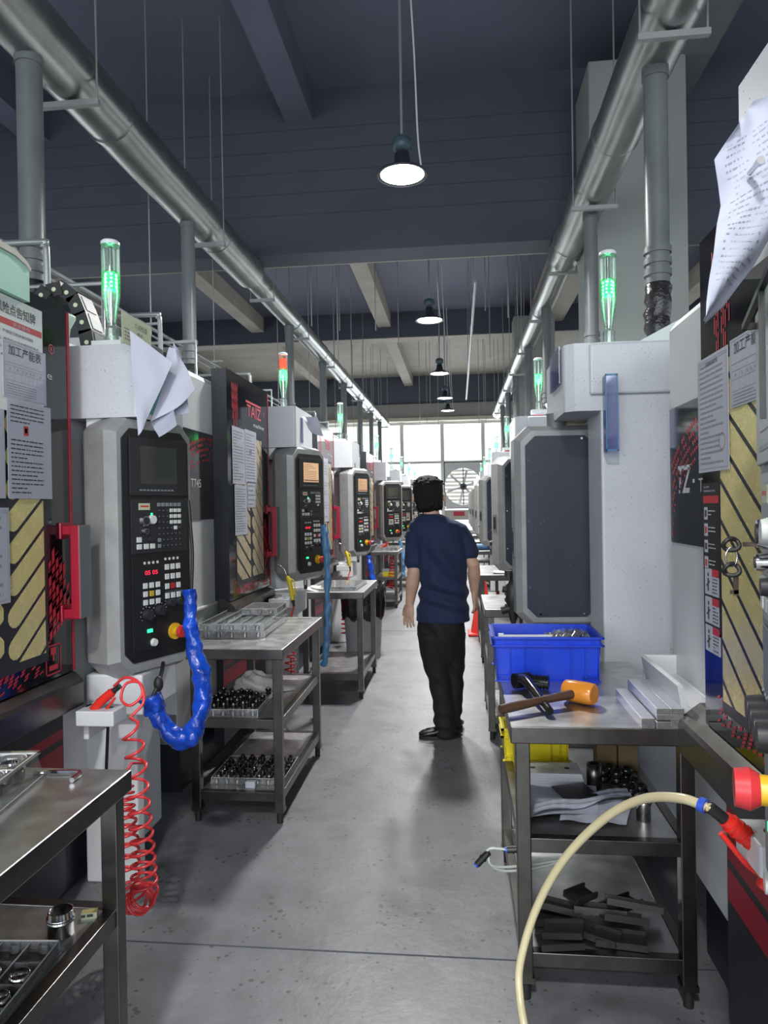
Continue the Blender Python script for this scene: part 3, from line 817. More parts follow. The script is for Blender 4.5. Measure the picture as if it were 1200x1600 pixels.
        for i in range(3):
            z = 1.275-i*.078+.02; m.box(.0, .0024, -0.875, -0.825, z, z+.072, 'paper'); m.box(.0, .0024, -0.823, -0.775, z, z+.072, 'paper'); m.box(.0, .0028, -0.823, -0.775, z+.052, z+.072, 'decal_red')
            m.poly([Q(-0.817, z+.054), Q(-0.807, z+.054), Q(-0.812, z+.068)], 'paper'); m.text('危险', Q(-0.802, z+.055), (0, 1, 0), (0, 0, 1), .013, 'paper')
            m.lines(Q(-0.820, z+.05), (0, 1, 0), (0, 0, 1), .042, .045, 5, 'ink', th=.4)
            m.box(.0, .0028, -0.855, -0.846, z+.01, z+.045, 'ink'); m.lathe([(0, .0026), (.006, .0026)], 'ink', c=(0, -0.850, z+.055), n=10, axis='x'); m.quad(Q(-0.865, z+.02), Q(-0.837, z+.035), Q(-0.837, z+.041), Q(-0.865, z+.026), 'ink')
        m.build('warning_strip', d)
    # steel lip, lower panel with red flashes
    m = MB(); m.prism([(-.07, .785), (.0, .79), (.032, .80), (.032, .885), (.026, .90), (-.03, .945), (-.07, .945)], -1.03 if white_lip else -.895, .0, 'y', 'steel_dark'); m.build('coolant_lip', t, bevel=.003)
    if white_lip: m = MB(); m.prism([(-.0895, .90), (.015, .90), (.03, .995), (.015, .998), (.0, .93), (-.0895, .93)], -1.44, -1.035, 'y', 'white_plain'); m.box(-.0895, .02, -1.455, -1.44, .90, .998, 'white_plain'); m.build('white_lip', t, bevel=.002)
    m = MB(); m.box(-.11, -.05, -.89, .0, .10, .785, 'dark_grey')
    P = lambda y, z: (-.0494, y, z)
    for (z0, z1) in ((.672, .708), (.555, .648), (.44, .53)):                   # red bands, dipping a little at the ends
        m.poly([P(-.885, z0), P(-.45, z0-.012), P(-.005, z0), P(-.005, z1), P(-.45, z1-.012), P(-.885, z1)], 'trim_red')
    m.build('lower_panel', t)
    # column, head box, pedestal shelf
    m = MB(); m.box(-1.9, .055, .30+oy*.6, .60, .10, 1.90, 'white_speck' if lod < 1 or tri else 'white_plain')
    m.build('side_column', t, bevel=.01, seg=3)
    m = MB(); m.prism([(hx-.005, oy), (hx, oy+.01), (hx, .57), (hx-.04, .60), (-.6, .60), (-.6, oy)], 1.885, 2.17, 'z', 'white_speck')
    m.box(-.3, .10, .598, .62, 1.95, 2.165, 'white_speck'); m.prism([(-.02, 1.80), (.05, 1.885), (-.02, 1.885)], oy+.02, oy+.34, 'y', 'white_plain')
    m.build('head_box', t, bevel=.012, seg=3)
    m = MB(); m.box(-.05, .18, oy+.03, oy+.36, .71, .87, 'white_plain'); m.box(-.10, .12, oy+.10, oy+.16, .0, .71, 'white_plain'); m.build('pedestal', t, bevel=.008)
    if holder:
        hz, hy = holder
        m = MB(); m.box(.05, .19, hy-.05, hy+.05, hz-.055, hz, 'white_plain', {'z+': 'white_speck'}); m.box(.05, .07, hy, .12, hz-.12, hz, 'white_plain')
        for k in (.09, .15): m.cyl((k, hy, hz-.0005), (k, hy, hz+.001), .014, 'matte_black', 12)
        m.build('gun_holder', t, bevel=.004)
    # roof gear: funnel with hoses, spindle column
    m = MB(); m.box(-1.6, -.8, -.95, .1, 2.33, 2.62, 'dark_grey'); m.build('spindle_housing', t, bevel=.01)
    m = MB(); m.lathe([(.04, 2.17), (.045, 2.20), (.05, 2.25), (.07, 2.29), (.07, 2.30), (.05, 2.26), (.0, 2.25)], 'white_plain', c=((-.14, .30, 0) if hoses else (-.14, .16, 0)), n=20)
    f = m.build('hose_funnel', t) if hoses is not None else t
    m = MB()
    for i in range(4 if hoses else 0):
        a = rnd.uniform(-.05, .05); p = spline([(-.14, .30, 2.26), (-.16+a*.4, .28, 2.38), (-.28+a, .2, 2.46+a*.6), (-.5+a, .05, 2.42+a), (-.75, -.1, 2.36)], 6)
        m.tube(p, [.014+.0035*(k % 2) for k in range(len(p))], 'rubber', n=8)
    if hoses: m.build('corrugated_hoses', f)
    if hoses is False and lod == 0 and zs < 1:
        pth = spline([(-.44, .47, 2.36), (-.40, .49, 2.46), (-.36, .51, 2.505), (-.30, .52, 2.515), (-.25, .52, 2.475), (-.22, .52, 2.40), (-.195, .52, 2.32), (-.18, .52, 2.22)], 1)
        ch = MB()
        for a_, b_ in zip(pth[:-1], pth[1:]):
            d_ = (b_-a_); l_ = d_.length; an = math.atan2(d_.z, d_.x); c_ = (a_+b_)/2
            ch.at(c_, ry=-an); ch.box(-l_*.56, l_*.56, -.05, .07, -.030, .030, 'matte_black'); ch.cyl((0, -.0515, 0), (0, -.050, 0), .010, 'card_yellow', 10); ch.box(-l_*.42, l_*.42, -.03, .05, .030, .033, 'mid_grey')
        ch.off(); ch.build('drag_chain', t)
    signal_parts(t, (sig[0], sig[1], sig_z), lit, lod)
    con = console_parts(t, style, con_loc, R(con_yaw), lod, digits, screen); con.scale = con_sc
    return t
GL, GR = 'machining centres along the left side', 'machining centres along the right side'
L1 = machine('machining_center', 'nearest machine on the left, crimson-handled black door beside the console reading 05 05', (-1.40, 2.43, 0), 0, GL, oy=.13,
             con_yaw=67, con_loc=(.115, .30, .858), con_sc=(1.03, 1.03, 1.10), sig=(.05, .23), zs=.975, sig_z=2.17, holder=(.80, -.04), hoses=False)
L2 = machine('machining_center', 'second machine on the left, four sheets on its door and a red over green signal', (-1.33, 4.87, 0), 0, GL, hoses=False, zs=1.015,
             con_yaw=66, con_loc=(.175, .18, .945), digits='04 07', screen='screen_tan', lit=('green', 'amber'), film='bronze', sig_z=2.20, holder=(.86, -.20))
L3 = machine('machining_center', 'third machine on the left with tan screen, behind the second left workbench', (-1.33, 7.52, 0), 0, GL, lod=1, hoses=False, zs=1.015,
             con_yaw=66, con_loc=(.19, .18, .93), digits='04 07', screen='screen_tan', film='bronze', sig_z=2.20, holder=(.86, -.20))
L4 = machine('machining_center', 'fourth machine on the left, grey-screened console facing the camera beside the worker', (-1.33, 11.14, 0), 0, GL, lod=1, hoses=False, zs=1.01,
             con_yaw=38, con_loc=(.23, .12, .93), digits='01 03', screen='screen_off', film='bronze', sig_z=2.20)
far = ['fifth machine on the left, just behind the one with the grey-screened console', 'sixth machine on the left, its console against the head of the worker',
       'seventh machine on the left, small against the far windows', 'eighth and farthest machine on the left below the far windows']
for i, lab in enumerate(far):
    dup(L4, (-1.33, 13.7+2.57*i, 0), label=lab)
R1 = machine('machining_center', 'nearest machine on the right at the picture edge, gold striped door and warning labels', (.65, 1.07, 0), math.pi, GR,
             con_yaw=74, con_loc=(.184, .237, .943), style='silver', film='gold', zs=.955, tri=True, sig=(.05, .3), hx=.242, holder=(.985, -.13), white_lip=True, hoses=None, ty=-1.39)
R2 = machine('machining_center', 'second machine on the right, its console showing a dark screwed back plate', (.65, 3.61, 0), math.pi, GR,
             con_yaw=4, con_loc=(.185, .18, .915), film='gold', sig=(-.02, .42), sig_z=2.17, zs=.99, hoses=None)
R3 = machine('machining_center', 'third machine on the right, right behind the large dark console back', (.65, 6.18, 0), math.pi, GR, lod=1,
             con_yaw=26, con_loc=(.165, .18, .93), film='gold', sig_z=2.20)
farR = ['fourth machine on the right beyond the concrete column', 'fifth machine on the right with a small console back in view', 'sixth machine on the right, beside the exhaust fan',
        'seventh machine on the right, tiny below the exhaust fan', 'eighth and farthest machine on the right']
for i, lab in enumerate(farR):
    dup(R3, (.65, 9.85+2.57*i, 0), label=lab)
# ------------------------------------------------------------------ stainless workbenches
def bench(label, x0, x1, y0, y1, shelves, group, top=.826, wear='steel_dark'):
    cx, cy = (x0+x1)/2, (y0+y1)/2; hw, hd = (x1-x0)/2, (y1-y0)/2
    t = thing('workbench', label, 'workbench', (cx, cy, 0), 0, group)
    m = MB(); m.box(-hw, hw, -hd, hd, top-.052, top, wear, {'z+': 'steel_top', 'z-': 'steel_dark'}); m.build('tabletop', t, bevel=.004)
    li = .036
    for sx in (-1, 1):
        for sy in (-1, 1):
            x, y = sx*(hw-li), sy*(hd-li); m = MB()
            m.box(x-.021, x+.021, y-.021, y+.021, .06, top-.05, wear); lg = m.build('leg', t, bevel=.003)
            m = MB(); m.cyl((x, y, 0), (x, y, .06), .015, 'rubber', 12); m.box(x-.024, x+.024, y-.024, y+.024, .055, .072, 'steel_dark'); m.build('foot', lg)
    for z in shelves:
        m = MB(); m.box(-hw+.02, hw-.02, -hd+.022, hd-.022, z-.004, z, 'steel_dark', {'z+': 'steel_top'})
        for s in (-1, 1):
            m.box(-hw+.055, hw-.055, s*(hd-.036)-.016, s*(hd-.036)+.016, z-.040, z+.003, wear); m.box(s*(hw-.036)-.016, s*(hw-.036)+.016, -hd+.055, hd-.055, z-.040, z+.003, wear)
        m.build('shelf', t, bevel=.0025)
    return t
BG = 'stainless workbenches along the aisle'
bench('nearest workbench on the left, its corner entering the frame below the coiled red hose', -1.355, -.832, .70, 1.70, (.497,), BG)
bench('three-tier workbench on the left with clear trays and a white rag', -1.293, -.822, 3.20, 4.16, (.486, .143), BG)
bench('two-tier workbench on the left in front of the trash bin', -1.235, -.735, 5.36, 6.27, (.18,), BG)
bench('workbench on the left with a yellow box on its low shelf, beside the worker', -1.285, -.885, 10.2, 11.1, (.45, .16), BG)
bench('farthest left workbench, mostly behind the worker', -1.285, -.88, 12.8, 13.6, (.45, .16), BG)
bench('nearest workbench on the right, carrying the mallet and blue crate', .143, .685, 2.10, 2.98, (.484, .142), BG)
bench('second workbench on the right, bare corner beyond the blue crate', .155, .605, 4.45, 5.2, (.484, .142), BG)
bench('third workbench on the right, with a scrap of packing film on it', .176, .605, 6.62, 7.72, (.484, .142), BG)
bench('fourth workbench on the right with a blue cover roll on it', .19, .605, 10.1, 11.0, (.484, .142), BG)
bench('fifth workbench on the right, thin strip beside the worker', .20, .605, 12.7, 13.5, (.484, .142), BG)
bench('farthest right workbench under the exhaust fan', .20, .605, 15.3, 16.1, (.484, .142), BG)

# ------------------------------------------------------------------ clear trays and turned parts
def tray(name, label, loc, w, d, h, nx, ny, rz=0., group=None, lid=False, grid=True):
    m = MB()
    m.box(-w/2, w/2, -d/2, d/2, 0, .002, 'clear_tray')
    for s in (-1, 1):
        m.box(-w/2, w/2, s*d/2-.001, s*d/2+.001, 0, h, 'clear_tray'); m.box(s*w/2-.001, s*w/2+.001, -d/2, d/2, 0, h, 'clear_tray')
        m.box(-w/2-.008, w/2+.008, s*(d/2+.004)-.004, s*(d/2+.004)+.004, 0, .002, 'clear_tray'); m.box(s*(w/2+.004)-.004, s*(w/2+.004)+.004, -d/2, d/2, 0, .002, 'clear_tray')
    if grid:
        for i in range(1, nx): x = -w/2+w*i/nx; m.box(x-.001, x+.001, -d/2, d/2, 0, h*.8, 'clear_tray')
        for j in range(1, ny): y = -d/2+d*j/ny; m.box(-w/2, w/2, y-.001, y+.001, 0, h*.8, 'clear_tray')
    if lid: m.box(-w/2, w/2, -d/2, d/2, h-.002, h, 'clear_tray')
    e = .0011                                                    # bright folded edges of the plastic
    for s in (-1, 1):
        for z in (.001, h): m.box(-w/2, w/2, s*d/2-e, s*d/2+e, z-e, z+e, 'clear_edge'); m.box(s*w/2-e, s*w/2+e, -d/2, d/2, z-e, z+e, 'clear_edge')
        for s2 in (-1, 1): m.box(s*w/2-e, s*w/2+e, s2*d/2-e, s2*d/2+e, 0, h, 'clear_edge')
    for i in range(1, nx): x = -w/2+w*i/nx; m.box(x-e, x+e, -d/2, d/2, h*.8-e, h*.8+e, 'clear_edge')
    for i in range(nx):
        for s in (-1, 1): x = -w/2+w*(i+.5)/nx; m.cyl((x, s*(d/2-.002), h*.15), (x, s*(d/2-.002), h*.75), min(.012, w/nx*.3), 'clear_tray', 10)
    return solo(name, m, label, 'tray', group, loc=loc, rot=(0, 0, rz))
# left bench 1, top: deep moulded tray with ring parts standing in its wells
t = thing('parts_tray', 'deep clear moulded tray holding chrome rings on the nearest left bench', 'tray', (-1.165, 1.41, .826), R(8))
m = MB(); w, d, h = .32, .44, .060
for s in (-1, 1):
    m.quad((-w/2, s*d/2, 0), (w/2, s*d/2, 0), (w/2-.012, s*(d/2-.012), h), (-w/2+.012, s*(d/2-.012), h), 'clear_tray')
    m.quad((s*w/2, -d/2, 0), (s*w/2, d/2, 0), (s*(w/2-.012), d/2-.012, h), (s*(w/2-.012), -d/2+.012, h), 'clear_tray')
wells = [(x, y) for x in (-.10, 0, .10) for y in (-.165, -.055, .055, .165)]
for (x, y) in wells: m.lathe([(.040, h), (.036, .012), (0, .010)], 'clear_tray', c=(x, y, 0), n=20)
for i in range(5):
    y = -.215+i*.1075; m.box(-.148, .148, y-.012, y+.012, h-.002, h, 'clear_tray'); m.box(-.148, .148, y-.013, y-.0115, h-.001, h+.001, 'clear_edge')
for i in range(4):
    x = -.148+i*.0987; m.box(x-.010, x+.010, -.208, .208, h-.0025, h-.0005, 'clear_tray')

for s in (-1, 1):
    m.box(s*.148-.0015, s*.148+.0015, -.208, .208, h-.002, h+.001, 'clear_edge'); m.box(-.148, .148, s*.208-.0015, s*.208+.0015, h-.002, h+.001, 'clear_edge'); m.box(s*.16-.0015, s*.16+.0015, -.22, .22, 0, .003, 'clear_edge'); m.box(-.16, .16, s*.22-.0015, s*.22+.0015, 0, .003, 'clear_edge')
for (x, y) in wells: m.lathe([(.0395, h-.001), (.0415, h+.001)], 'clear_edge', c=(x, y, 0), n=20)
m.build('shell', t)
m = MB(); m.box(-.17, .17, -.232, .232, 0, .002, 'clear_tray'); m.build('rim', t)
def ring(lab, loc, r=.030, h=.03, grp=None, rot=(0, 0, 0)):
    m = MB(); m.lathe([(r*.72, 0), (r, 0), (r, h*.55), (r*.9, h*.6), (r*.9, h), (r*.72, h), (r*.72, 0)], 'chrome', n=24)
    return solo('ring_part', m, lab, 'machined part', grp, loc=loc, rot=rot)
mat_r = Matrix.Rotation(R(8), 4, 'Z')
for (x, y) in ((.10, .165), (.10, .055), (.10, -.055), (.0, .165), (0, .055)):
    p = mat_r @ Vector((x, y, 0)); ring('chrome ring part standing in a well of the deep clear tray', (-1.165+p.x, 1.41+p.y, .840), .030, .036, 'ring parts in the deep clear tray')
m = MB(); m.lathe([(.020, 0), (.026, 0), (.019, .012), (.018, .075), (.016, .078), (.016, .004)], 'clear_tray', n=20)
solo('clear_cap', m, 'clear plastic post-shaped cap at the left edge of the nearest left bench', 'cap', loc=(-1.0, 1.275, .826))
m = MB(); m.tube([(-1.06, 1.645, .833), (-.965, 1.653, .833), (-.945, 1.652, .833), (-.940, 1.640, .833), (-.938, 1.605, .833)], .0065, 'chrome', n=6, smooth=False)
solo('hex_key', m, 'bent chrome hex key lying on the nearest left bench', 'tool')
# left bench 1, shelf
m = MB(); m.lathe([(.022, 0), (.029, .0), (.029, .030), (.031, .031), (.031, .036), (.028, .037), (.031, .038), (.031, .043), (.028, .044), (.028, .056), (.025, .057), (.021, .015), (0, .013)], 'chrome', n=32)
solo('threaded_cup', m, 'chrome threaded cup on the lower shelf of the nearest left bench', 'machined part', loc=(-.937, 1.545, .497))
m = MB(); m.box(-.018, .018, -.010, .010, 0, .015, 'gold_film', {'y-': 'card_yellow'}); m.lines((-.017, -.0125, .014), (1, 0, 0), (0, 0, 1), .034, .010, 1, 'ink', th=.6)
solo('brass_tag', m, 'small yellow marked block beside the threaded cup', 'tag', loc=(-.905, 1.615, .497), rot=(0, 0, R(18)))
tray('parts_tray', 'low clear tray of blurred cups on the shelf of the nearest left bench', (-1.02, 1.30, .4975), .26, .34, .026, 4, 5, R(4))
for i in range(4):
    for j in range(5):
        if (i, j) in ((3, 4), (2, 4)): continue
        m = MB(); m.lathe([(.018, 0), (.021, .0), (.021, .022), (.017, .024), (.014, .004)], 'chrome', n=14)
        solo('cup_part', m, 'small turned cup in the low clear tray on the nearest left shelf', 'machined part', 'cups in the low clear tray', loc=(-1.02-.0975+i*.065, 1.30-.136+j*.068, .500))
# left bench 2
GT = 'clear trays stacked on the three-tier bench'
tray('blister_tray', 'lower clear compartment tray of the stack on the three-tier bench', (-1.165, 3.75, .8265), .34, .56, .034, 5, 6, R(2), GT)
tray('blister_tray', 'upper clear compartment tray of the stack on the three-tier bench', (-1.168, 3.752, .862), .335, .55, .034, 5, 6, R(2), GT)
tray('blister_tray', 'small clear tray on top of the stacked pair on the three-tier bench', (-1.10, 3.895, .8975), .19, .24, .034, 3, 4, R(2), GT, lid=True)
g = rnd
for i in range(5):
    for j in range(5):
        m = MB(); m.lathe([(.016, 0), (.019, 0), (.019, .02), (.012, .022), (.012, 0)], 'chrome', n=12)
        solo('bushing', m, 'bright turned bushing in the lower clear tray of the stack', 'machined part', 'bushings in the stacked tray', loc=(-1.165-.136+i*.068, 3.75-.21+j*.093, .829))
m = MB(); m.box(-.95, -.875, 4.08, 4.10, .827, .832, 'rod'); solo('flat_bar', m, 'thin grey bar lying at the far corner of the three-tier bench', 'bar')
def cloth(label, loc, r, seed, nm='rag', h=.5):
    q = random.Random(seed); m = MB(); nu, nv = 40, 18; vs = []
    ph = [(q.uniform(0, 6.28), q.randint(2, 7), q.uniform(.03, .13)) for _ in range(9)]
    for i in range(nv+1):
        p = math.pi/2*i/nv
        for j in range(nu):
            a = 2*math.pi*j/nu
            k = 1+sum(A*math.sin(f*a+o+i*.35*(f % 3)) for o, f, A in ph)*.55
            rr = r*math.cos(p)*k; z = r*h*math.sin(p)*(1+.5*sum(A*math.sin(f*a*.7+o+i*.8) for o, f, A in ph))
            vs.append((rr*1.35*math.cos(a), rr*math.sin(a), max(0.001, z)))
    m._add(vs, [(i*nu+j, i*nu+(j+1) % nu, (i+1)*nu+(j+1) % nu, (i+1)*nu+j) for i in range(nv) for j in range(nu)], 'cloth_white', True)
    return solo(nm, m, label, 'cloth', loc=loc)
cloth('crumpled white rag on the middle shelf of the three-tier bench', (-1.125, 3.78, .487), .090, 3, h=1.05)
cloth('small white rag tail beside the crumpled rag', (-.96, 3.78, .487), .04, 5, h=.45)
tray('parts_tray', 'clear tray of dark studs on the middle shelf of the three-tier bench', (-1.12, 3.44, .4865), .29, .34, .035, 6, 6, R(2))
for i in range(6):
    for j in range(6):
        if g.random() < .12: continue
        m = MB(); h = g.uniform(.03, .05); m.cyl((0, 0, 0), (0, 0, h), .012, 'steel_dark', 10); m.cyl((0, 0, h), (0, 0, h+.008), .016, 'black_gloss', 10); m.cyl((0, 0, h+.008), (0, 0, h+.016), .007, 'chrome', 8)
        solo('stud', m, 'dark turned stud standing in the middle-shelf tray of the three-tier bench', 'machined part', 'studs in the middle-shelf tray', loc=(-1.12-.12+i*.048, 3.44-.14+j*.056, .489))
tray('parts_tray', 'wide clear tray of dark valve parts on the bottom shelf of the three-tier bench', (-1.04, 3.47, .1435), .36, .30, .03, 7, 6, R(0))
for i in range(7):
    for j in range(6):
        if g.random() < .1: continue
        m = MB(); m.cyl((0, 0, 0), (0, 0, .03), .014, 'steel_dark', 10); m.cyl((0, 0, .03), (0, 0, .036), .017, 'chrome', 12); m.cyl((0, 0, .036), (0, 0, .046), .009, 'black_gloss', 8)
        solo('valve_part', m, 'small dark valve part in the bottom-shelf tray of the three-tier bench', 'machined part', 'valve parts in the bottom-shelf tray', loc=(-1.04-.153+i*.051, 3.47-.122+j*.049, .146), rot=(g.uniform(-.15, .15), g.uniform(-.15, .15), 0))
m = MB(); m.box(-.024, .024, -.014, .014, 0, .03, 'paper'); solo('label_block', m, 'small white block in front of the bottom-shelf tray', 'block', loc=(-1.012, 3.285, .1435), bevel=.002)
# left bench 3
tray('blister_tray', 'flat clear tray on the two-tier bench before the trash bin', (-.97, 5.72, .8265), .34, .5, .03, 5, 6, R(-2), lid=True)
cloth('white rag on the left end of the two-tier bench', (-1.14, 5.50, .826), .06, 8, h=.6)
# far left bench
tray('blister_tray', 'clear tray on the far left workbench beside the worker', (-1.07, 10.65, .8265), .34, .5, .05, 5, 6, 0, lid=True)
def crate(name, label, loc, w, d, h, mk, rz=0., ribs=True, over=.018):
    """tapered stacking crate, w x d at the top"""
    t = thing(name, label, 'crate', loc, rz); m = MB(); bw, bd = w/2-over, d/2-over; tw, td = w/2-.006, d/2-.006; th = .005
    m.box(-bw, bw, -bd, bd, 0, .006, mk)
    def wall(a, b, c, dd, n):
        a, b, c, dd = map(Vector, (a, b, c, dd)); nn = Vector(n)*th
        m._add([a, b, c, dd, a+nn, b+nn, c+nn, dd+nn], [(3, 2, 1, 0), (4, 5, 6, 7), (0, 1, 5, 4), (1, 2, 6, 5), (2, 3, 7, 6), (3, 0, 4, 7)], mk)
    wall((-bw, -bd, 0), (bw, -bd, 0), (tw, -td, h), (-tw, -td, h), (0, 1, 0)); wall((bw, bd, 0), (-bw, bd, 0), (-tw, td, h), (tw, td, h), (0, -1, 0))
    wall((bw, -bd, 0), (bw, bd, 0), (tw, td, h), (tw, -td, h), (-1, 0, 0)); wall((-bw, bd, 0), (-bw, -bd, 0), (-tw, -td, h), (-tw, td, h), (1, 0, 0))
    m.build('basket', t)
    m = MB()                                                     # rolled double rim
    for z0, z1, o in ((h-.006, h, .004), (h-.034, h-.029, .004)):
        W_, D_ = w/2+o, d/2+o
        for s in (-1, 1): m.box(-W_, W_, s*D_-(.012 if s > 0 else 0), s*D_+(.012 if s < 0 else 0), z0, z1, mk); m.box(s*W_-(.012 if s > 0 else 0), s*W_+(.012 if s < 0 else 0), -D_, D_, z0, z1, mk)
    for s in (-1, 1):
        for k in range(5): x = -w*.4+k*w*.2; m.box(x-.0015, x+.0015, s*(d/2)-.004, s*(d/2)+.004, h-.03, h-.004, mk)
    m.build('rim', t)
    if ribs:
        for s in (-1, 1):
            for k in (-.46, -.34, -.21, .21, .34, .46):
                m = MB(); x = k*w; m.poly([(x-.0015, s*bd, 0), (x-.0015, s*(bd+.014), 0), (x-.0015, s*(d/2+.003), h-.03), (x-.0015, s*td, h-.03)], mk); m.poly([(x+.0015, s*td, h-.03), (x+.0015, s*(d/2+.003), h-.03), (x+.0015, s*(bd+.014), 0), (x+.0015, s*bd, 0)], mk)
                m.quad((x-.0015, s*(bd+.014), 0), (x+.0015, s*(bd+.014), 0), (x+.0015, s*(d/2+.003), h-.03), (x-.0015, s*(d/2+.003), h-.03), mk); m.build('rib', t)
        m = MB()
        for s in (-1, 1):
            m.box(-bw-.01, bw+.01, s*(bd+.007)-.007, s*(bd+.007)+.007, 0, .004, mk)
            for sx in (-1, 1):
                m.box(min(sx*bw, sx*(bw-.055)), max(sx*bw, sx*(bw-.055)), s*(bd+.006)-.007, s*(bd+.006)+.007, .019, .022, mk)
                for k in range(4): x = sx*(bw-.004-.017*k); m.box(x-.0012, x+.0012, s*(bd+.006)-.007, s*(bd+.006)+.007, 0, .02, mk)
        m.build('foot_rim', t)
    return t
m = MB(); m.box(-.10, .10, -.08, .08, 0, .07, 'crate_yellow'); m.box(-.105, .105, -.085, .085, .07, .11, 'paper_back'); solo('parts_box', m, 'yellow box with a pale lid on the low shelf beside the worker', 'box', loc=(-1.03, 10.45, .45), bevel=.004)
# ------------------------------------------------------------------ right bench 1, top
crate('crate', 'blue plastic stacking crate on the nearest right bench', (.318, 2.775, .8265), .40, .30, .165, 'crate_blue', R(-.5))
m = MB(); m.cyl((.145, 2.735, .975), (.425, 2.74, .975), .006, 'white_plain', 10); m.cyl((.145, 2.735, .975), (.165, 2.735, .975), .012, 'white_plain', 12)
solo('plastic_rod', m, 'upper white rod lying inside the blue crate', 'rod')
m = MB(); m.cyl((.15, 2.70, .965), (.44, 2.70, .965), .006, 'paper', 10); solo('plastic_rod', m, 'lower white rod lying inside the blue crate', 'rod')
m = MB(); nn = 12
vs = [(.33+.16*i/nn, 2.70+.14*j/nn, .955+.035*math.sin(2.2*i/nn+.3)*(.6+.4*math.sin(j*1.1))+.012*math.sin(i*2.3+j*1.7)) for i in range(nn+1) for j in range(nn+1)]
m._add(vs, [(i*(nn+1)+j, (i+1)*(nn+1)+j, (i+1)*(nn+1)+j+1, i*(nn+1)+j+1) for i in range(nn) for j in range(nn)], 'clear_tray', True); solo('plastic_bag', m, 'crumpled clear bag in the blue crate', 'bag')
m = MB(); m.box(.16, .42, 2.67, 2.88, .834, .945, 'paper_back'); solo('packing', m, 'pale wrapped packing filling the blue crate', 'packing', bevel=.01)
# mallet
t = thing('mallet', 'amber plastic mallet with a worn wooden handle on the nearest right bench', 'mallet', (.385, 2.352, .8262))
ax = Vector((.80, -.60, 0)).normalized(); hd_ = Vector((-.262, -.165, -.012))
m = MB(); a = ax*-.052+Vector((0, 0, .037)); b = ax*.052+Vector((0, 0, .037))
pts = [a, a+ax*.004, ax*-.02+Vector((0, 0, .037)), ax*.02+Vector((0, 0, .037)), b-ax*.004, b]
m.tube(pts, [.031, .0345, .0365, .0365, .0345, .031], 'amber', n=28); m.build('head', t)
m = MB(); s = Vector((0, 0, .037)); n = 10
m.tube([s+hd_*(i/n)+hd_.normalized()*.005 for i in range(n+1)], [.014, .0145, .0145, .0135, .0125, .0125, .013, .014, .0148, .015, .0135], 'wood_dark', n=16); m.build('handle', t)
# black hand tool
t = thing('ratchet', 'black ribbed hand tool under the mallet handle', 'tool', (.222, 2.50, .826))
m = MB(); m.cyl((-.035, .02, .03), (.02, .045, .03), .027, 'black_gloss', 20); m.cyl((.015, .04, .026), (.085, .02, .026), .022, 'black_gloss', 14)
for k in range(5): x = .03+k*.012; m.cyl((x, .036-.004*k, .026), (x+.005, .0345-.004*k, .026), .025, 'black_gloss', 14)
m.build('head', t)
m = MB(); m.tube(spline([(-.015, .03, .035), (.0, -.03, .045), (.02, -.12, .032), (.035, -.21, .022), (.047, -.30, .018)], 6), [.020-.0003*i for i in range(25)], 'black_gloss', n=14); m.build('handle', t)
# aluminium bars
def bar(lab, x0, x1, z0, z1, y0=2.092, y1=2.44):
    m = MB(); m.box(x0, x1, y0, y1, z0, z1, 'alu', {'y-': 'alu_end', 'y+': 'alu_end'}); return solo('metal_bar', m, lab, 'bar', 'aluminium bars on the nearest right bench', bevel=.0012)
bar('single aluminium bar lying left of the stacked bars', .516, .554, .8265, .857, 2.094, 2.43)
bar('bottom left aluminium bar of the stack beside the lone bar', .558, .597, .8265, .848); bar('bottom right aluminium bar of the stack, the darker block end', .598, .630, .8265, .852, 2.094)
bar('flat middle aluminium bar of the stack', .558, .634, .8525, .870); bar('top left aluminium bar of the stack', .558, .596, .8705, .8865); bar('top right aluminium bar of the stack', .597, .635, .8705, .8865)
# middle shelf
crate('crate', 'yellow plastic crate on the middle shelf of the nearest right bench', (.285, 2.845, .4845), .26, .17, .125, 'crate_yellow', 0, ribs=True, over=.012)
m = MB(); m.box(-.06, .06, -.014, .014, 0, .016, 'estop_red'); m.box(-.11, -.06, -.006, .006, .004, .012, 'steel'); solo('snips', m, 'red handled tool lying before the yellow crate', 'tool', loc=(.31, 2.69, .4845), rot=(0, 0, R(-8)))
for i in range(6):
    m = MB(); z = .4845+.009*i; m.box(.215+.003*(i % 2), .418-.002*(i % 3), 2.50, 2.61, z, z+.0087, 'alu'); 
    if i == 5:
        for x in (.25, .37): m.cyl((x, 2.555, z+.0087), (x, 2.555, z+.0091), .010, 'matte_black', 14)
    solo('metal_plate', m, 'grey metal plate in the stack behind the drawings' if i < 5 else 'top plate of the grey stack, with two drilled holes', 'plate', 'grey metal plates on the middle shelf')
m = MB(); m.lathe([(.0, 0), (.026, 0), (.026, .085), (.018, .086), (.018, .03), (0, .03)], 'steel_dark', n=24); solo('metal_sleeve', m, 'brownish metal sleeve standing beside the plate stack', 'machined part', loc=(.458, 2.52, .4845))
for i, (x, lab) in enumerate(((.535, 'left cardboard box at the back of the middle shelf'), (.612, 'right cardboard box at the back of the middle shelf'))):
    m = MB(); m.box(-.036, .036, -.04, .04, 0, .125, 'cardboard', {'z+': 'steel_dark'}); solo('cardboard_box', m, lab, 'box', loc=(x, 2.72, .4845), bevel=.003)
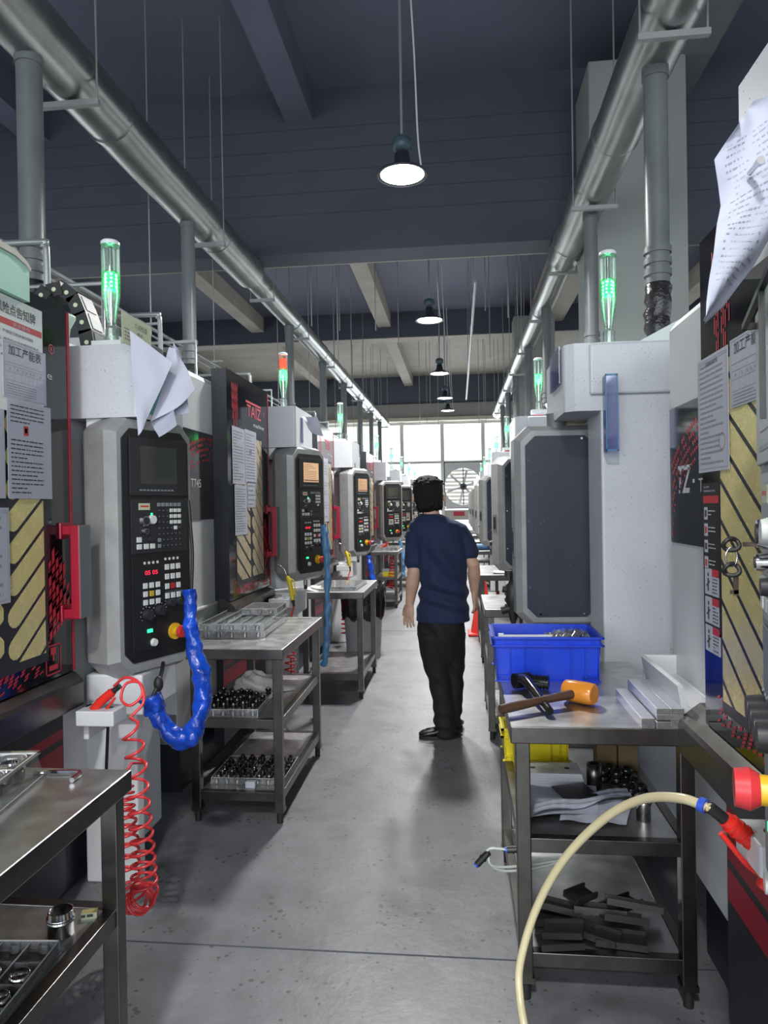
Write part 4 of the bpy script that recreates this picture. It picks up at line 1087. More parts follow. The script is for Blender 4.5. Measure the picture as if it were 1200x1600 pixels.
for i, (x, y) in enumerate(((.49, 2.63), (.53, 2.62), (.50, 2.585), (.545, 2.57), (.585, 2.60), (.60, 2.555), (.565, 2.53), (.61, 2.505), (.575, 2.485))):
    for k in range(2 if i < 5 else 1):
        m = MB(); m.lathe([(.014, 0), (.023, 0), (.023, .018), (.020, .022), (.014, .022), (.014, 0)], 'black_gloss', n=20)
        solo('black_ring', m, 'black ring in the pile before the cardboard boxes', 'machined part', 'black rings on the middle shelf', loc=(x, y, .4845+.0225*k))
m = MB(); m.lathe([(.0, 0), (.022, 0), (.022, .05), (.026, .055), (.026, .075), (.015, .077), (.015, .03)], 'chrome', n=24); solo('metal_plug', m, 'dark chrome cylinder under the beige hose on the middle shelf', 'machined part', loc=(.563, 2.275, .4845))
def sheet(name, lab, cat, pts, z, mk, amp=.006, seed=1, n=10, ink=0, group=None):
    """a lying sheet over a quad pts (4 corners), gently curled, real thickness"""
    q = random.Random(seed); m = MB(); A, B, C, D = map(Vector, pts); vs = []
    f = [q.uniform(1, 4) for _ in range(4)]
    P = lambda s, t, o=0.: (lambda p: (p.x, p.y, p.z+z+o+amp*(1+math.sin(f[0]*s*3+f[1]*t*2)*math.sin(f[2]*t*3+f[3]))))((A*(1-s)+B*s)*(1-t)+(D*(1-s)+C*s)*t)
    for o in (0, .0006):
        vs = [P(i/n, j/n, o) for i in range(n+1) for j in range(n+1)]
        m._add(vs, [(i*(n+1)+j, (i+1)*(n+1)+j, (i+1)*(n+1)+j+1, i*(n+1)+j+1) for i in range(n) for j in range(n)], mk, True)
    for k in range(ink):
        t = (k+.7)/(ink+1); s0 = q.uniform(.06, .3); s1 = q.uniform(.4, .95)
        m._add([P(s0, t, .0012), P(s1, t, .0012), P(s1, t+.02, .0012), P(s0, t+.02, .0012)], [(0, 1, 2, 3)], 'ink_soft')
    return solo(name, m, lab, cat, group)
sheet('drawing_sheet', 'lower grey drawing sheet on the middle shelf', 'paper', [(.30, 2.24, 0), (.50, 2.23, 0), (.56, 2.40, 0), (.34, 2.42, 0)], .4850, 'paper_back', .004, 2, ink=4)
sheet('drawing_sheet', 'large drawing sheet with dark figures spread on the middle shelf', 'paper', [(.205, 2.24, 0), (.43, 2.30, 0), (.46, 2.50, 0), (.22, 2.50, 0)], .4905, 'paper_back', .005, 4, ink=9)
sheet('drawing_sheet', 'rolled pale sheet lying across the other drawings', 'paper', [(.215, 2.23, 0), (.56, 2.40, 0), (.55, 2.47, 0), (.23, 2.31, 0)], .4990, 'paper_back', .010, 6, ink=2)
m = MB(); m.box(-.06, .06, -.05, .05, 0, .004, 'matte_black'); solo('rubber_pad', m, 'dark square pad lying on the drawings', 'pad', loc=(.375, 2.42, .5085), rot=(.06, 0, R(20)))
# bottom shelf: black plastic plates
q = random.Random(12)
spots = [(.285, 2.17, .0, 8, .13, .08), (.30, 2.19, .022, -14, .12, .07), (.29, 2.30, 0, 12, .15, .08), (.305, 2.31, .024, -6, .13, .07), (.375, 2.34, .05, 40, .10, .06), (.395, 2.21, .005, -28, .15, .07),
         (.43, 2.29, .03, -10, .16, .07), (.47, 2.19, .0, -8, .15, .08), (.49, 2.25, .03, 6, .14, .07), (.535, 2.30, .045, -6, .17, .06), (.50, 2.34, .02, 30, .14, .07)]
labs = ['front left', 'upper front left', 'rear left', 'upper rear left', 'upturned middle', 'slanted front middle', 'rear middle', 'front right', 'stacked front right', 'long slotted right-hand', 'rear right']
for (x, y, z, a, w, d), lb in zip(spots, labs):
    m = MB(); m.box(-w/2, w/2, -d/2, d/2, 0, .007, 'rubber'); m.box(-w/2, w/2, -d/2, -d/2+.006, .007, .02, 'rubber'); m.box(-w/2, w/2, d/2-.006, d/2, .007, .02, 'rubber'); m.box(-w*.2, w*.15, -.004, .004, .0071, .0078, 'matte_black')
    solo('plastic_cover', m, lb+' black plastic cover in the pile on the bottom right shelf', 'cover', 'black plastic covers on the bottom shelf', loc=(x, y, .147+z), rot=(q.uniform(-.35, .35)*(z > .01), q.uniform(-.25, .25)*(z > .01), R(a)), bevel=.0015)
# clear tube loop hooked on the bench
t = thing('tube_loop', 'loop of thin clear tube with black push fittings hooked at the bench leg', 'tube', (.135, 2.30, .36))
m = MB()
m.tube(spline([(-.085, -.15, .04), (-.06, -.15, .075), (-.03, -.15, .078), (.0, -.15, .075)], 6), .004, 'clear_tube_mat', n=8)
for k in range(2):
    m.tube(spline([(-.06, -.15, .06), (-.055, -.15, .03), (-.01, -.12, -.005+.012*k), (.10, -.06, -.02+.012*k), (.20, -.03, .005), (.235, .04, .04), (.22, .10, .05)], 6), .004, 'clear_tube_mat', n=8)
m.build('tube', t)
for a, b in (((-.095, -.15, .028), (-.06, -.15, .066)), ((-.005, -.15, .075), (.03, -.15, .078)), ((.225, .06, .03), (.23, .05, .07))):
    m = MB(); m.cyl(a, b, .010, 'matte_black', 12); A, B = Vector(a), Vector(b); m.cyl(A-(B-A).normalized()*.006, A, .008, 'fitting_blue', 12); m.cyl(A+(B-A)*.45, A+(B-A)*.55, .012, 'matte_black', 12); m.build('push_fitting', t)
# far benches on the right
sheet('packing_film', 'pale packing film on the third right bench', 'film', [(.32, 6.75, 0), (.62, 6.75, 0), (.60, 7.1, 0), (.34, 7.1, 0)], .8265, 'paper', .012, 9)
m = MB(); m.cyl((-.14, 0, .045), (.14, 0, .045), .045, 'blue_strap', 20); m.cyl((-.145, 0, .045), (-.14, 0, .045), .02, 'paper', 14); solo('cover_roll', m, 'blue roll lying on the fourth right bench', 'roll', loc=(.40, 10.4, .8265))
for i in range(3):
    m = MB(); m.lathe([(0, 0), (.035, 0), (.035, .12), (.015, .15), (.015, .18), (0, .18)], ('estop_red', 'blue_strap', 'white_plain')[i], n=18)
    solo('bottle', m, ('red', 'blue', 'white')[i]+' bottle on the shelf of the third right bench', 'bottle', loc=(.36+.1*i, 6.75, .4845))
for i in range(3):
    m = MB(); m.lathe([(0, 0), (.03, 0), (.03, .10), (.013, .125), (.013, .15), (0, .15)], ('estop_red', 'paper', 'estop_red')[i], n=18)
    solo('bottle', m, ('first', 'second', 'third')[i]+' bottle from the left behind the blue crate', 'bottle', loc=(.36+.09*i, 4.5, .8265))
# traffic cone, bin
t = thing('traffic_cone', 'red traffic cone half hidden behind the right-hand benches', 'cone', (.26, 8.15, 0))
m = MB(); m.box(-.17, .17, -.17, .17, 0, .03, 'cone_red'); m.build('base', t, bevel=.01)
m = MB(); m.lathe([(.14, .03), (.03, .68), (.0, .70)], 'cone_red', n=24); m.build('cone_body', t)
m = MB(); m.lathe([(.094, .32), (.072, .45)], 'paper', n=24); m.build('band', t)
t = thing('trash_bin', 'grey round trash bin lined with a black bag behind the two-tier bench', 'bin', (-.95, 6.88, 0))
m = MB(); m.lathe([(0, 0), (.165, 0), (.20, .62), (.205, .63), (.19, .63), (.16, .02), (0, .02)], 'bin_grey', n=32); m.build('bucket', t)
m = MB(); vs = []; n = 40
for i, (r_, z) in enumerate(((.206, .40), (.212, .5), (.214, .60), (.225, .66), (.215, .72), (.18, .70), (.15, .55))):
    for j in range(n):
        a = 2*math.pi*j/n; k = 1+.04*math.sin(j*2.1+i)+.03*math.sin(j*3.7+i*2); vs.append((r_*k*math.cos(a), r_*k*math.sin(a), z+.025*math.sin(j*1.3+i)))
m._add(vs, [(i*n+j, i*n+(j+1) % n, (i+1)*n+(j+1) % n, (i+1)*n+j) for i in range(6) for j in range(n)], 'bag_black', True); m.build('liner_bag', t)
# ------------------------------------------------------------------ hoses, air guns, wrapped cables
def coil(path, r, turns, n=14, warp=1.):
    """helix of radius r around a smooth path"""
    P = spline(path, 12); out = []; tot = int(turns*n)
    for i in range(tot+1):
        f = (i/tot)**warp*(len(P)-1); k = min(int(f), len(P)-2); p = P[k].lerp(P[k+1], f-k); t = (P[k+1]-P[k]).normalized()
        u = t.cross(Vector((0, 1, .01))).normalized(); w = t.cross(u); a = 2*math.pi*i/n
        rr = r(i/tot) if callable(r) else r
        out.append(p+u*rr*math.cos(a)+w*rr*math.sin(a))
    return out
def gun(name, label, loc, rz, mk, pitch=0., nozzle='chrome', tip=True):
    """air gun: grip along -z, barrel along +x, trigger, nozzle"""
    t = thing(name, label, 'air gun', loc, rz); t.rotation_euler = (0, pitch, rz)
    m = MB()
    m.tube([(0, 0, -.095), (0, 0, -.06), (.002, 0, -.02), (.006, 0, .0), (.02, 0, .018), (.05, 0, .022)], [.013, .0145, .0155, .017, .018, .013], mk, n=14)
    for k in range(5): m.cyl((0, 0, -.085+k*.013), (0, 0, -.080+k*.013), .0165, mk, 14)
    m.build('body', t)
    m = MB(); m.tube(spline([(.034, 0, .012), (.036, 0, -.02), (.028, 0, -.06), (.022, 0, -.085)], 5), .0045, mk, n=8); m.build('trigger', t)
    if tip:
        m = MB(); m.cyl((.05, 0, .022), (.075, 0, .022), .006, 'brass', 10); m.tube([(.075, 0, .022), (.12, 0, .024), (.165, 0, .034)], .0035, nozzle, n=8); m.build('nozzle', t)
    m = MB(); m.cyl((0, 0, -.095), (0, 0, -.125), .010, 'rubber', 12); m.build('hose_fitting', t)
    return t
def blow_gun(label, loc, tilt):
    t = thing('air_gun', label, 'air gun', loc); t.rotation_euler = (0, tilt, 0)
    m = MB(); m.tube([(0, 0, -.09), (0, 0, -.05), (0, 0, .02), (-.004, 0, .05), (-.012, 0, .075)], [.0125, .0155, .0165, .018, .011], 'gun_yellow', n=14)
    for k in range(4): m.cyl((0, 0, -.06+k*.022), (0, 0, -.05+k*.022), .0175, 'gun_yellow', 14)
    m.build('body', t)
    m = MB(); m.tube(spline([(.012, 0, .055), (.03, 0, .03), (.026, 0, -.03), (.018, 0, -.06)], 5), .0045, 'gun_yellow', n=8); m.build('trigger', t)
    m = MB(); m.cyl((-.012, 0, .075), (-.016, 0, .09), .006, 'brass', 10); m.tube(spline([(-.016, 0, .09), (-.022, 0, .125), (-.045, 0, .155), (-.06, 0, .165)], 5), .0035, 'chrome', n=8); m.build('nozzle', t)
    m = MB(); m.cyl((0, 0, -.09), (0, 0, -.105), .012, 'rubber', 12); m.cyl((0, 0, -.105), (0, 0, -.135), .009, 'rubber', 12); m.build('hose_fitting', t)
    return t
# nearest left: red gun resting in the white holder, coil hanging beside the bench
g = gun('air_gun', 'red air gun resting in the white holder below the nearest left console', (-1.300, 2.375, .785), R(180), 'gun_red', R(128), tip=False)
m = MB()
loop = spline([(-1.215, 2.36, .865), (-1.165, 2.34, .900), (-1.105, 2.32, .89), (-1.085, 2.30, .85), (-1.12, 2.28, .82), (-1.16, 2.30, .84), (-1.15, 2.32, .885), (-1.10, 2.32, .885), (-1.075, 2.29, .83), (-1.11, 2.26, .785)], 7)
c1 = coil([(-1.10, 2.24, .77), (-1.085, 2.24, .68), (-1.075, 2.24, .52), (-1.065, 2.24, .36), (-1.06, 2.24, .21)], lambda s: .030+.012*s, 11, warp=.62)
tail = coil([(-1.06, 2.24, .20), (-1.10, 2.26, .165), (-1.14, 2.28, .21)], .042, 6)
c2 = coil([(-1.14, 2.28, .22), (-1.145, 2.29, .36), (-1.155, 2.30, .46), (-1.17, 2.33, .53)], lambda s: .042-.014*s, 11)
m.tube(loop+c1+tail+c2+[(-1.20, 2.45, .56), (-1.22, 2.62, .50)], .0052, 'coil_red', n=7)
solo('coiled_hose', m, 'red coiled air hose hanging in a long loop beside the nearest left bench', 'hose')
m = MB(); m.cyl((-1.27, 2.42, .74), (-1.34, 2.52, .42), .006, 'rubber', 8); solo('cable', m, 'thin black cable below the red air gun', 'cable')
# second left: yellow gun
blow_gun('yellow air gun standing in the holder of the second left machine', (-1.145, 4.70, .945), R(-9))
m = MB(); m.tube([(-1.125, 4.70, .815), (-1.14, 4.70, .76), (-1.14, 4.68, .70)]+coil([(-1.14, 4.66, .66), (-1.14, 4.64, .50), (-1.14, 4.62, .30), (-1.14, 4.64, .22)], .035, 15)+[(-1.2, 4.9, .3), (-1.24, 5.05, .5)], .0055, 'coil_red', n=7)
solo('coiled_hose', m, 'red coiled hose below the yellow gun behind the three-tier bench', 'hose')
# third left
blow_gun('yellow air gun on the third left machine above the two-tier bench', (-1.155, 7.28, .95), R(-9))
m = MB(); m.tube([(-1.135, 7.28, .82), (-1.16, 7.26, .74)]+coil([(-1.17, 7.22, .66), (-1.175, 7.2, .45), (-1.18, 7.18, .16)], .042, 13)+[(-1.2, 7.4, .3)], .0065, 'coil_red', n=7)
solo('coiled_hose', m, 'red coiled hose hanging under the two-tier bench', 'hose')
# fourth left
g4 = gun('air_gun', 'red air gun lying on the ledge under the grey-screened console', (-1.08, 10.5, .90), R(170), 'gun_red', R(-70))
m = MB(); m.tube(coil([(-.98, 10.38, .80), (-.97, 10.36, .6), (-1.0, 10.36, .42), (-1.03, 10.36, .28)], .05, 12)+[(-1.1, 10.5, .3)], .009, 'coil_red', n=7)
solo('coiled_hose', m, 'red coiled hose hanging in front of the far left bench beside the worker', 'hose')
# nearest right: beige hose and its red gun
g = gun('air_gun', 'red air gun in the white holder at the right edge with a beige hose', (.499, 1.20, .900), 0, 'gun_red', R(129), tip=False)
m = MB(); m.tube(spline([(.405, 1.20, .976), (.368, 1.25, .972), (.323, 1.33, .934), (.267, 1.40, .862), (.201, 1.46, .752), (.150, 1.50, .629), (.116, 1.50, .519), (.111, 1.48, .46), (.121, 1.42, .40), (.15, 1.33, .25), (.18, 1.22, .10), (.22, 1.1, .012), (.40, .8, .010)], 9), .0085, 'hose_beige', n=14)
solo('air_hose', m, 'beige air hose arching from the red gun down to the floor', 'hose')
m = MB(); m.cyl((.392, 1.215, .977), (.399, 1.207, .976), .0125, 'fitting_blue', 16); m.cyl((.399, 1.207, .976), (.410, 1.20, .972), .010, 'brass', 6)
solo('hose_coupling', m, 'blue and brass coupling between the beige hose and the red gun', 'coupling')
# cables wrapped in blue film
def wrapped(name, lab, pts, r, mk, n=12, lump=.35, seed=2):
    from mathutils import noise as nz
    P = spline(pts, n*2); k = len(P)
    m = MB(); m.tube(P, [(r(i/k) if callable(r) else r) for i in range(k)], mk, n=22)
    for i in range(k):
        for j in range(22):
            v = Vector(m.v[i*22+j]); d = v-P[i]; q = v*17+Vector((seed, 0, 0))
            f = 1+lump*(1.3*nz.noise(q)+.55*nz.noise(q*2.1))
            m.v[i*22+j] = tuple(P[i]+d*f)
    return solo(name, m, lab, 'cable')
wrapped('wrapped_cable', 'cable in crumpled blue film looping below the nearest left console', [(-1.068, 2.70, 1.165), (-1.06, 2.69, 1.05), (-1.045, 2.68, .95), (-1.02, 2.66, .86), (-1.00, 2.64, .79), (-.995, 2.62, .715), (-1.01, 2.59, .645), (-1.04, 2.56, .618), (-1.078, 2.54, .635), (-1.112, 2.53, .675), (-1.14, 2.53, .73), (-1.16, 2.53, .785)],
        lambda s: .025+.012*math.sin(min(1, s*1.05)*2.4)+.008*(s > .9), 'blue_film', 10, .36)
m = MB(); m.tube(spline([(-1.068, 2.72, 1.155), (-1.065, 2.73, 1.3), (-1.075, 2.74, 1.42), (-1.085, 2.75, 1.52)], 6), .007, 'rubber', n=8); m.tube(spline([(-1.155, 2.53, .775), (-1.14, 2.55, .82), (-1.145, 2.60, .86), (-1.165, 2.66, .88)], 5), .008, 'rubber', n=8); m.ell((-1.138, 2.552, .825), (.018, .018, .03), 'rubber')
solo('cable', m, 'black cable running from the nearest left console into the blue film', 'cable')
wrapped('wrapped_cable', 'cable in pale blue film hanging straight beside the second left console', [(-.965, 4.98, 1.36), (-.945, 4.97, 1.2), (-.94, 4.96, .9), (-.945, 4.95, .62), (-.96, 4.94, .40), (-.99, 4.95, .36)], .022, 'blue_strap', 8, .5, 4)
wrapped('wrapped_cable', 'blue film cable hanging under the second left bench by the trash bin', [(-.98, 7.62, .95), (-.94, 7.58, .75), (-.90, 7.55, .55), (-.93, 7.54, .42), (-1.0, 7.55, .45)], .03, 'blue_film', 8, .5, 6)
wrapped('wrapped_cable', 'pale blue film cable behind the far left bench', [(-1.0, 11.9, .9), (-.93, 11.85, .6), (-.94, 11.85, .3)], .03, 'blue_strap', 8, .5, 8)
# black plugs hanging by the right-hand consoles
def plug(lab, loc, s=1.):
    m = MB(); m.lathe([(0, .20), (.012, .20), (.022, .17), (.034, .16), (.036, .08), (.028, .06), (.020, .0), (.010, -.03), (.007, -.09), (0, -.10)], 'rubber', n=16)
    for k in range(4): m.box(-.04, -.02, -.012, .012, .05+k*.03, .066+k*.03, 'rubber')
    m.cyl((.0, 0, .13), (-.05, 0, .14), .016, 'rubber', 10); m.cyl((.0, 0, .05), (-.058, 0, .035), .02, 'rubber', 12); m.cyl((-.02, 0, .2), (-.02, 0, .23), .02, 'rubber', 10)
    return solo('handwheel', m, lab, 'handwheel', loc=loc, sc=None) if False else solo('handwheel', m, lab, 'handwheel', loc=loc)
plug('black handwheel pendant hanging beside the large dark console back', (.258, 3.47, .93))
plug('black handwheel pendant on the third right console', (.32, 6.05, 1.12))
plug('black handwheel pendant on the fourth right console', (.33, 9.65, 1.16))

# keys left in the switch of the nearest right console
t = thing('key_bunch', 'black-bowed keys hanging in the switch of the nearest right console', 'keys', (.362, .935, 1.425))
for i, (dz, tw) in enumerate(((0., 0), (-.032, .5))):
    m = MB(); c = (-.018, 0, dz)
    m.tube([(c[0]+.0095*math.cos(a), c[1]+.003*math.sin(a*2), c[2]+.0075*math.sin(a)) for a in [k*math.pi/9 for k in range(18)]], .003, 'rubber', n=8, closed=True)
    if i == 0: m.box(-.004, .03, -.0012, .0012, -.003, .003, 'key_metal')
    else: m.box(-.016, -.010, -.001, .001, -.065, -.040, 'key_metal'); m.box(-.020, -.010, -.001, .001, -.063, -.058, 'key_metal')
    m.build('key', t)
m = MB(); m.tube([(-.018+.007*math.cos(a), 0, -.016+.012*math.sin(a)) for a in [k*math.pi/8 for k in range(16)]], .0012, 'chrome', n=6, closed=True); m.build('key_ring', t)
# ------------------------------------------------------------------ notices taped to the machines
def notice(name, label, o, xd, w, h, mk='paper', rows=14, title=None, tsize=.02, box=False, cat='notice', extra=None, group=None, col='ink_soft', tilt=0.):
    """flat sheet; o = top-left corner as one faces it, xd = reading direction"""
    xd = Vector(xd).normalized(); yd = Vector((0, 0, 1)); 
    if tilt: q_ = Matrix.Rotation(tilt, 3, xd.cross(yd)); xd = q_ @ xd; yd = q_ @ yd
    n = xd.cross(yd); o = Vector(o); m = MB()
    P = lambda u, v, l=.0008: o+xd*u-yd*v+n*l
    a, b, c, d = P(0, 0, .0004), P(w, 0, .0004), P(w, h, .0004), P(0, h, .0004)
    m._add([d, c, b, a], [(0, 1, 2, 3)], mk); e = n*.0012
    m._add([a-e, b-e, c-e, d-e, a, b, c, d], [(0, 1, 2, 3), (0, 4, 5, 1), (1, 5, 6, 2), (2, 6, 7, 3), (3, 7, 4, 0)], mk)
    def rect(u0, v0, u1, v1, k, l=.0009): m._add([P(u0, v1, l), P(u1, v1, l), P(u1, v0, l), P(u0, v0, l)], [(0, 1, 2, 3)], k)
    v = h*.05
    if title: m.text(title, P(w*.12, v+tsize, .001), xd, yd, tsize, 'ink', w=min(w*.76, tsize*1.1*len(title)), bold=.012); v += tsize*1.7
    if box:
        for u in (w*.04, w*.96): rect(u-.0006, h*.03, u+.0006, h*.97, col)
        for vv in (h*.03, v, h*.97): rect(w*.04, vv-.0006, w*.96, vv+.0006, col)
    if rows: m.lines(P(w*.08, v, .001), xd, yd, w*.84, h*.94-v, rows, col, th=.32)
    if extra: extra(rect, m, P, xd, yd)
    return solo(name, m, label, cat, group)
E_ = (0, 1, 0); W_ = (0, -1, 0)
XA = -1.3955
# nearest left door
def riskboard(rect, m, P, xd, yd):
    rect(.0, .072, .255, .092, 'ink_red'); rect(.262, .072, .485, .092, 'ink_red'); m.text('安全操作', P(.33, .089, .0013), xd, yd, .013, 'paper', w=.09)
    for i, r_ in enumerate(('1. 严格执行机床操作规程', '2. 操作时必须穿戴防护用品', '3. 严禁湿手操作电器设备', '4. 严禁戴手套工作')):
        m.text(r_, P(.265, .118+i*.025, .0013), xd, yd, .011, 'ink', w=.20 if i else .17)
    m.text('风险点告知牌', P(.246, .058, .0013), xd, yd, .036, 'ink', w=.205, bold=.012)
notice('notice_board', 'white risk notice board with a red band on the nearest left door', (-1.392, 1.765, 2.16), E_, .49, .36, 'sign_white', rows=0, cat='notice board', extra=riskboard)
m = MB(); m.prism([(1.70, 2.163), (2.157, 2.163), (2.157, 2.262), (2.138, 2.273), (2.08, 2.286), (1.70, 2.286)], -1.3985, -1.372, 'x', 'hood_green_lit'); m.prism([(1.70, 2.287), (2.08, 2.287), (2.138, 2.274), (2.158, 2.263), (2.160, 2.272), (2.14, 2.288), (2.08, 2.306), (1.70, 2.31)], -1.3985, -1.366, 'x', 'cream_paint')
solo('hood', m, 'white hood with green glow painted on and a cream rim above the risk notice board', 'cover')
def captable(rect, m, P, xd, yd):
    for vv in (.075, .095, .122): rect(.012, vv, .215, vv+.001, 'ink_soft')
    for u in (.055, .09, .112, .132, .153, .175): rect(u, .075, u+.0008, .122, 'ink_soft')
    for u in (.03, .068, .096, .117, .138, .158, .192): m.text('量', P(u, .09, .0012), xd, yd, .008, 'ink_soft')
notice('notice_sheet', 'laminated capacity table with a big heading on the nearest left door', (-1.3905, 2.040, 2.02), E_, .229, .178, 'paper', rows=0, title='加工产能表', tsize=.034, box=True, extra=lambda r, m, P, x, y: (captable(r, m, P, x, y), m.lines(P(.018, .128, .001), x, y, .17, .04, 5, 'ink_soft', th=.35)))
def qrless(rect, m, P, xd, yd): rect(.082, .078, .107, .108, 'ink_red'); rect(.088, .084, .101, .100, 'decal_magenta')
notice('notice_sheet', 'laminated instruction sheet with a small red picture on the nearest left door', (-1.3915, 2.058, 1.838), E_, .236, .312, 'paper', rows=0, extra=lambda r, m, P, x, y: (qrless(r, m, P, x, y), m.lines(P(.015, .01, .001), x, y, .20, .062, 5, 'ink', th=.3), m.lines(P(.015, .118, .001), x, y, .19, .18, 13, 'ink', th=.28)))
notice('notice_sheet', 'laminated sheet at the left picture edge beside the instruction sheet', (-1.3925, 1.81, 1.838), E_, .235, .312, 'paper', rows=16, col='ink')
notice('notice_sheet', 'laminated form lowest on the nearest left door over the gold stripes', (-1.3925, 1.83, 1.497), E_, .228, .295, 'paper', rows=9, box=True)
# second left door: four sheets
XB = -1.3255
notice('notice_sheet', 'upper left sheet of four on the second left door', (XB, 4.055, 1.978), E_, .245, .345, rows=17)
notice('notice_sheet', 'upper right sheet of four on the second left door', (XB, 4.308, 1.985), E_, .25, .335, rows=16, extra=lambda r, m, P, x, y: (r(.09, .12, .10, .16, 'ink'), r(.115, .12, .13, .16, 'ink')))
notice('notice_sheet', 'lower left long sheet of four on the second left door', (XB, 4.085, 1.628), E_, .245, .305, rows=18)
notice('notice_sheet', 'lower right short form of four on the second left door', (XB, 4.345, 1.655), E_, .18, .165, rows=5, box=True)
notice('notice_sheet', 'sheet on the third left door beside the console with a tan screen', (XB, 6.65, 1.98), E_, .5, .64, rows=20)
# nearest right door
def stamp(rect, m, P, xd, yd):
    c = P(.17, .225, .0012)
    for k in range(20):
        a, b = 2*math.pi*k/20, 2*math.pi*(k+1)/20
        m._add([c+xd*(.021*math.cos(a))+yd*(.021*math.sin(a)), c+xd*(.021*math.cos(b))+yd*(.021*math.sin(b)), c+xd*(.0195*math.cos(b))+yd*(.0195*math.sin(b)), c+xd*(.0195*math.cos(a))+yd*(.0195*math.sin(a))], [(0, 1, 2, 3)], 'ink_red')
    m.text('设备操作规程', P(.06, .026, .0012), xd, yd, .012, 'ink', w=.085)
notice('notice_sheet', 'laminated printed form with a red round stamp on the nearest right door', (.6445, 1.970, 1.853), W_, .212, .297, rows=20, box=True, extra=stamp)
notice('notice_sheet', 'laminated table beside the stamped form on the nearest right door', (.6445, 1.745, 1.858), W_, .21, .16, rows=0, title='加工产能表', tsize=.03, box=True, extra=lambda r, m, P, x, y: (captable(r, m, P, x, y), m.lines(P(.018, .126, .001), x, y, .17, .03, 4, 'ink_soft', th=.35)))
# loose papers hung over the nearest left console
def loose(name, lab, corners, mk='paper', bulge=.02, n=12, seed=1, cat='paper', rows=0, fold=None):
    """hanging sheet from 4 corners (tl,tr,br,bl), billowing, double skinned"""
    q = random.Random(seed); A, B, C, D = map(Vector, corners); nn = (B-A).cross(D-A).normalized()*-1; m = MB()
    ph = q.uniform(0, 6)
    def P(s, t, o=0.):
        p = (A*(1-s)+B*s)*(1-t)+(D*(1-s)+C*s)*t
        k = bulge*(math.sin(math.pi*s)*.7+.5*math.sin(2.3*math.pi*t+ph)*math.sin(1.7*math.pi*s+ph*.5))
        if fold: k += fold*abs(s-t)
        return p-nn*(k+o)
    for o in (0, .0008): m._add([P(i/n, j/n, o) for i in range(n+1) for j in range(n+1)], [(i*(n+1)+j, i*(n+1)+j+1, (i+1)*(n+1)+j+1, (i+1)*(n+1)+j) for i in range(n) for j in range(n)], mk, True)
    for k in range(rows):
        t = .1+.8*k/rows; s = .08
        while s < .88:
            l = q.uniform(.02, .08)
            if q.random() < .8: m._add([P(s, t, .0022), P(s+l, t, .0022), P(s+l, t+.012, .0022), P(s, t+.012, .0022)], [(0, 1, 2, 3)], 'ink_soft')
            s += l+.02
    return solo(name, m, lab, cat)
loose('paper_sheet', 'blank folded paper hanging largest over the nearest left console', [(-1.178, 2.45, 2.137), (-1.012, 2.44, 2.010), (-1.100, 2.42, 1.815), (-1.148, 2.44, 1.752)], bulge=.012, seed=3)
loose('paper_sheet', 'printed paper sticking out to the right above the nearest left console', [(-1.055, 2.52, 2.085), (-1.03, 2.51, 2.085), (-.942, 2.48, 1.918), (-1.105, 2.47, 1.805)], bulge=.014, seed=5, rows=9)
loose('paper_sheet', 'small paper corner hanging lowest over the nearest left console', [(-1.125, 2.49, 1.812), (-1.035, 2.49, 1.862), (-1.018, 2.48, 1.79), (-1.082, 2.47, 1.748)], 'paper_back', bulge=.006, seed=7)
loose('paper_sheet', 'back paper fanning out behind the printed one above the nearest left console', [(-1.05, 2.54, 2.11), (-1.02, 2.54, 2.06), (-.985, 2.52, 1.84), (-1.06, 2.52, 1.83)], 'paper_back', bulge=.008, seed=9)
notice('card_holder', 'yellowish card in a holder on the nearest left head box', (-1.196, 2.43, 2.205), E_, .245, .115, 'card_yellow', rows=0, cat='card', tilt=0, extra=lambda r, m, P, x, y: (m.text('六点检查', P(.10, .04, .001), x, y, .022, 'ink', w=.11), m.text('维护', P(.12, .068, .001), x, y, .018, 'ink', w=.05), m.lines(P(.02, .05, .001), x, y, .06, .05, 4, 'ink', th=.25)))
m = MB(); m.box(-1.203, -1.199, 2.58, 2.86, 1.86, 1.99, 'teal'); m.box(-1.2025, -1.1985, 2.58, 2.86, 1.99, 2.10, 'paper'); solo('label_plate', m, 'teal and white plate on the nearest left head box behind the papers', 'plate')
m = MB(); m.box(-1.132, -1.127, 5.02, 5.10, 1.96, 2.14, 'acrylic_blue'); solo('document_holder', m, 'clear document holder clipped on the second left head box', 'holder')
loose('paper_sheet', 'white sheet curling from the holder on the second left head box', [(-1.124, 5.05, 2.15), (-1.02, 5.10, 2.15), (-.985, 5.14, 2.01), (-1.06, 5.07, 2.03)], bulge=.02, seed=11)
m = MB(); m.box(.600, .645, 2.925, 2.931, 1.69, 2.00, 'acrylic_blue'); m.box(.600, .604, 2.93, 2.99, 1.69, 2.0, 'acrylic_blue'); m.box(.598, .647, 2.922, 2.927, 1.69, 1.697, 'blue_strap'); m.box(.598, .602, 2.922, 2.927, 1.69, 2.0, 'blue_strap'); m.box(.643, .647, 2.922, 2.927, 1.69, 2.0, 'blue_strap'); m.box(.598, .647, 2.922, 2.927, 1.995, 2.002, 'blue_strap')
solo('document_holder', m, 'blue-tinted clear document holder on the white column behind the dark console back', 'holder')
m = MB(); m.box(.440, .446, 3.10, 3.40, 2.0, 2.16, 'acrylic_blue'); solo('document_holder', m, 'clear document holder on the head box above the dark console back', 'holder')
# papers over the nearest right console
HB = .45
m = MB(); n = 22
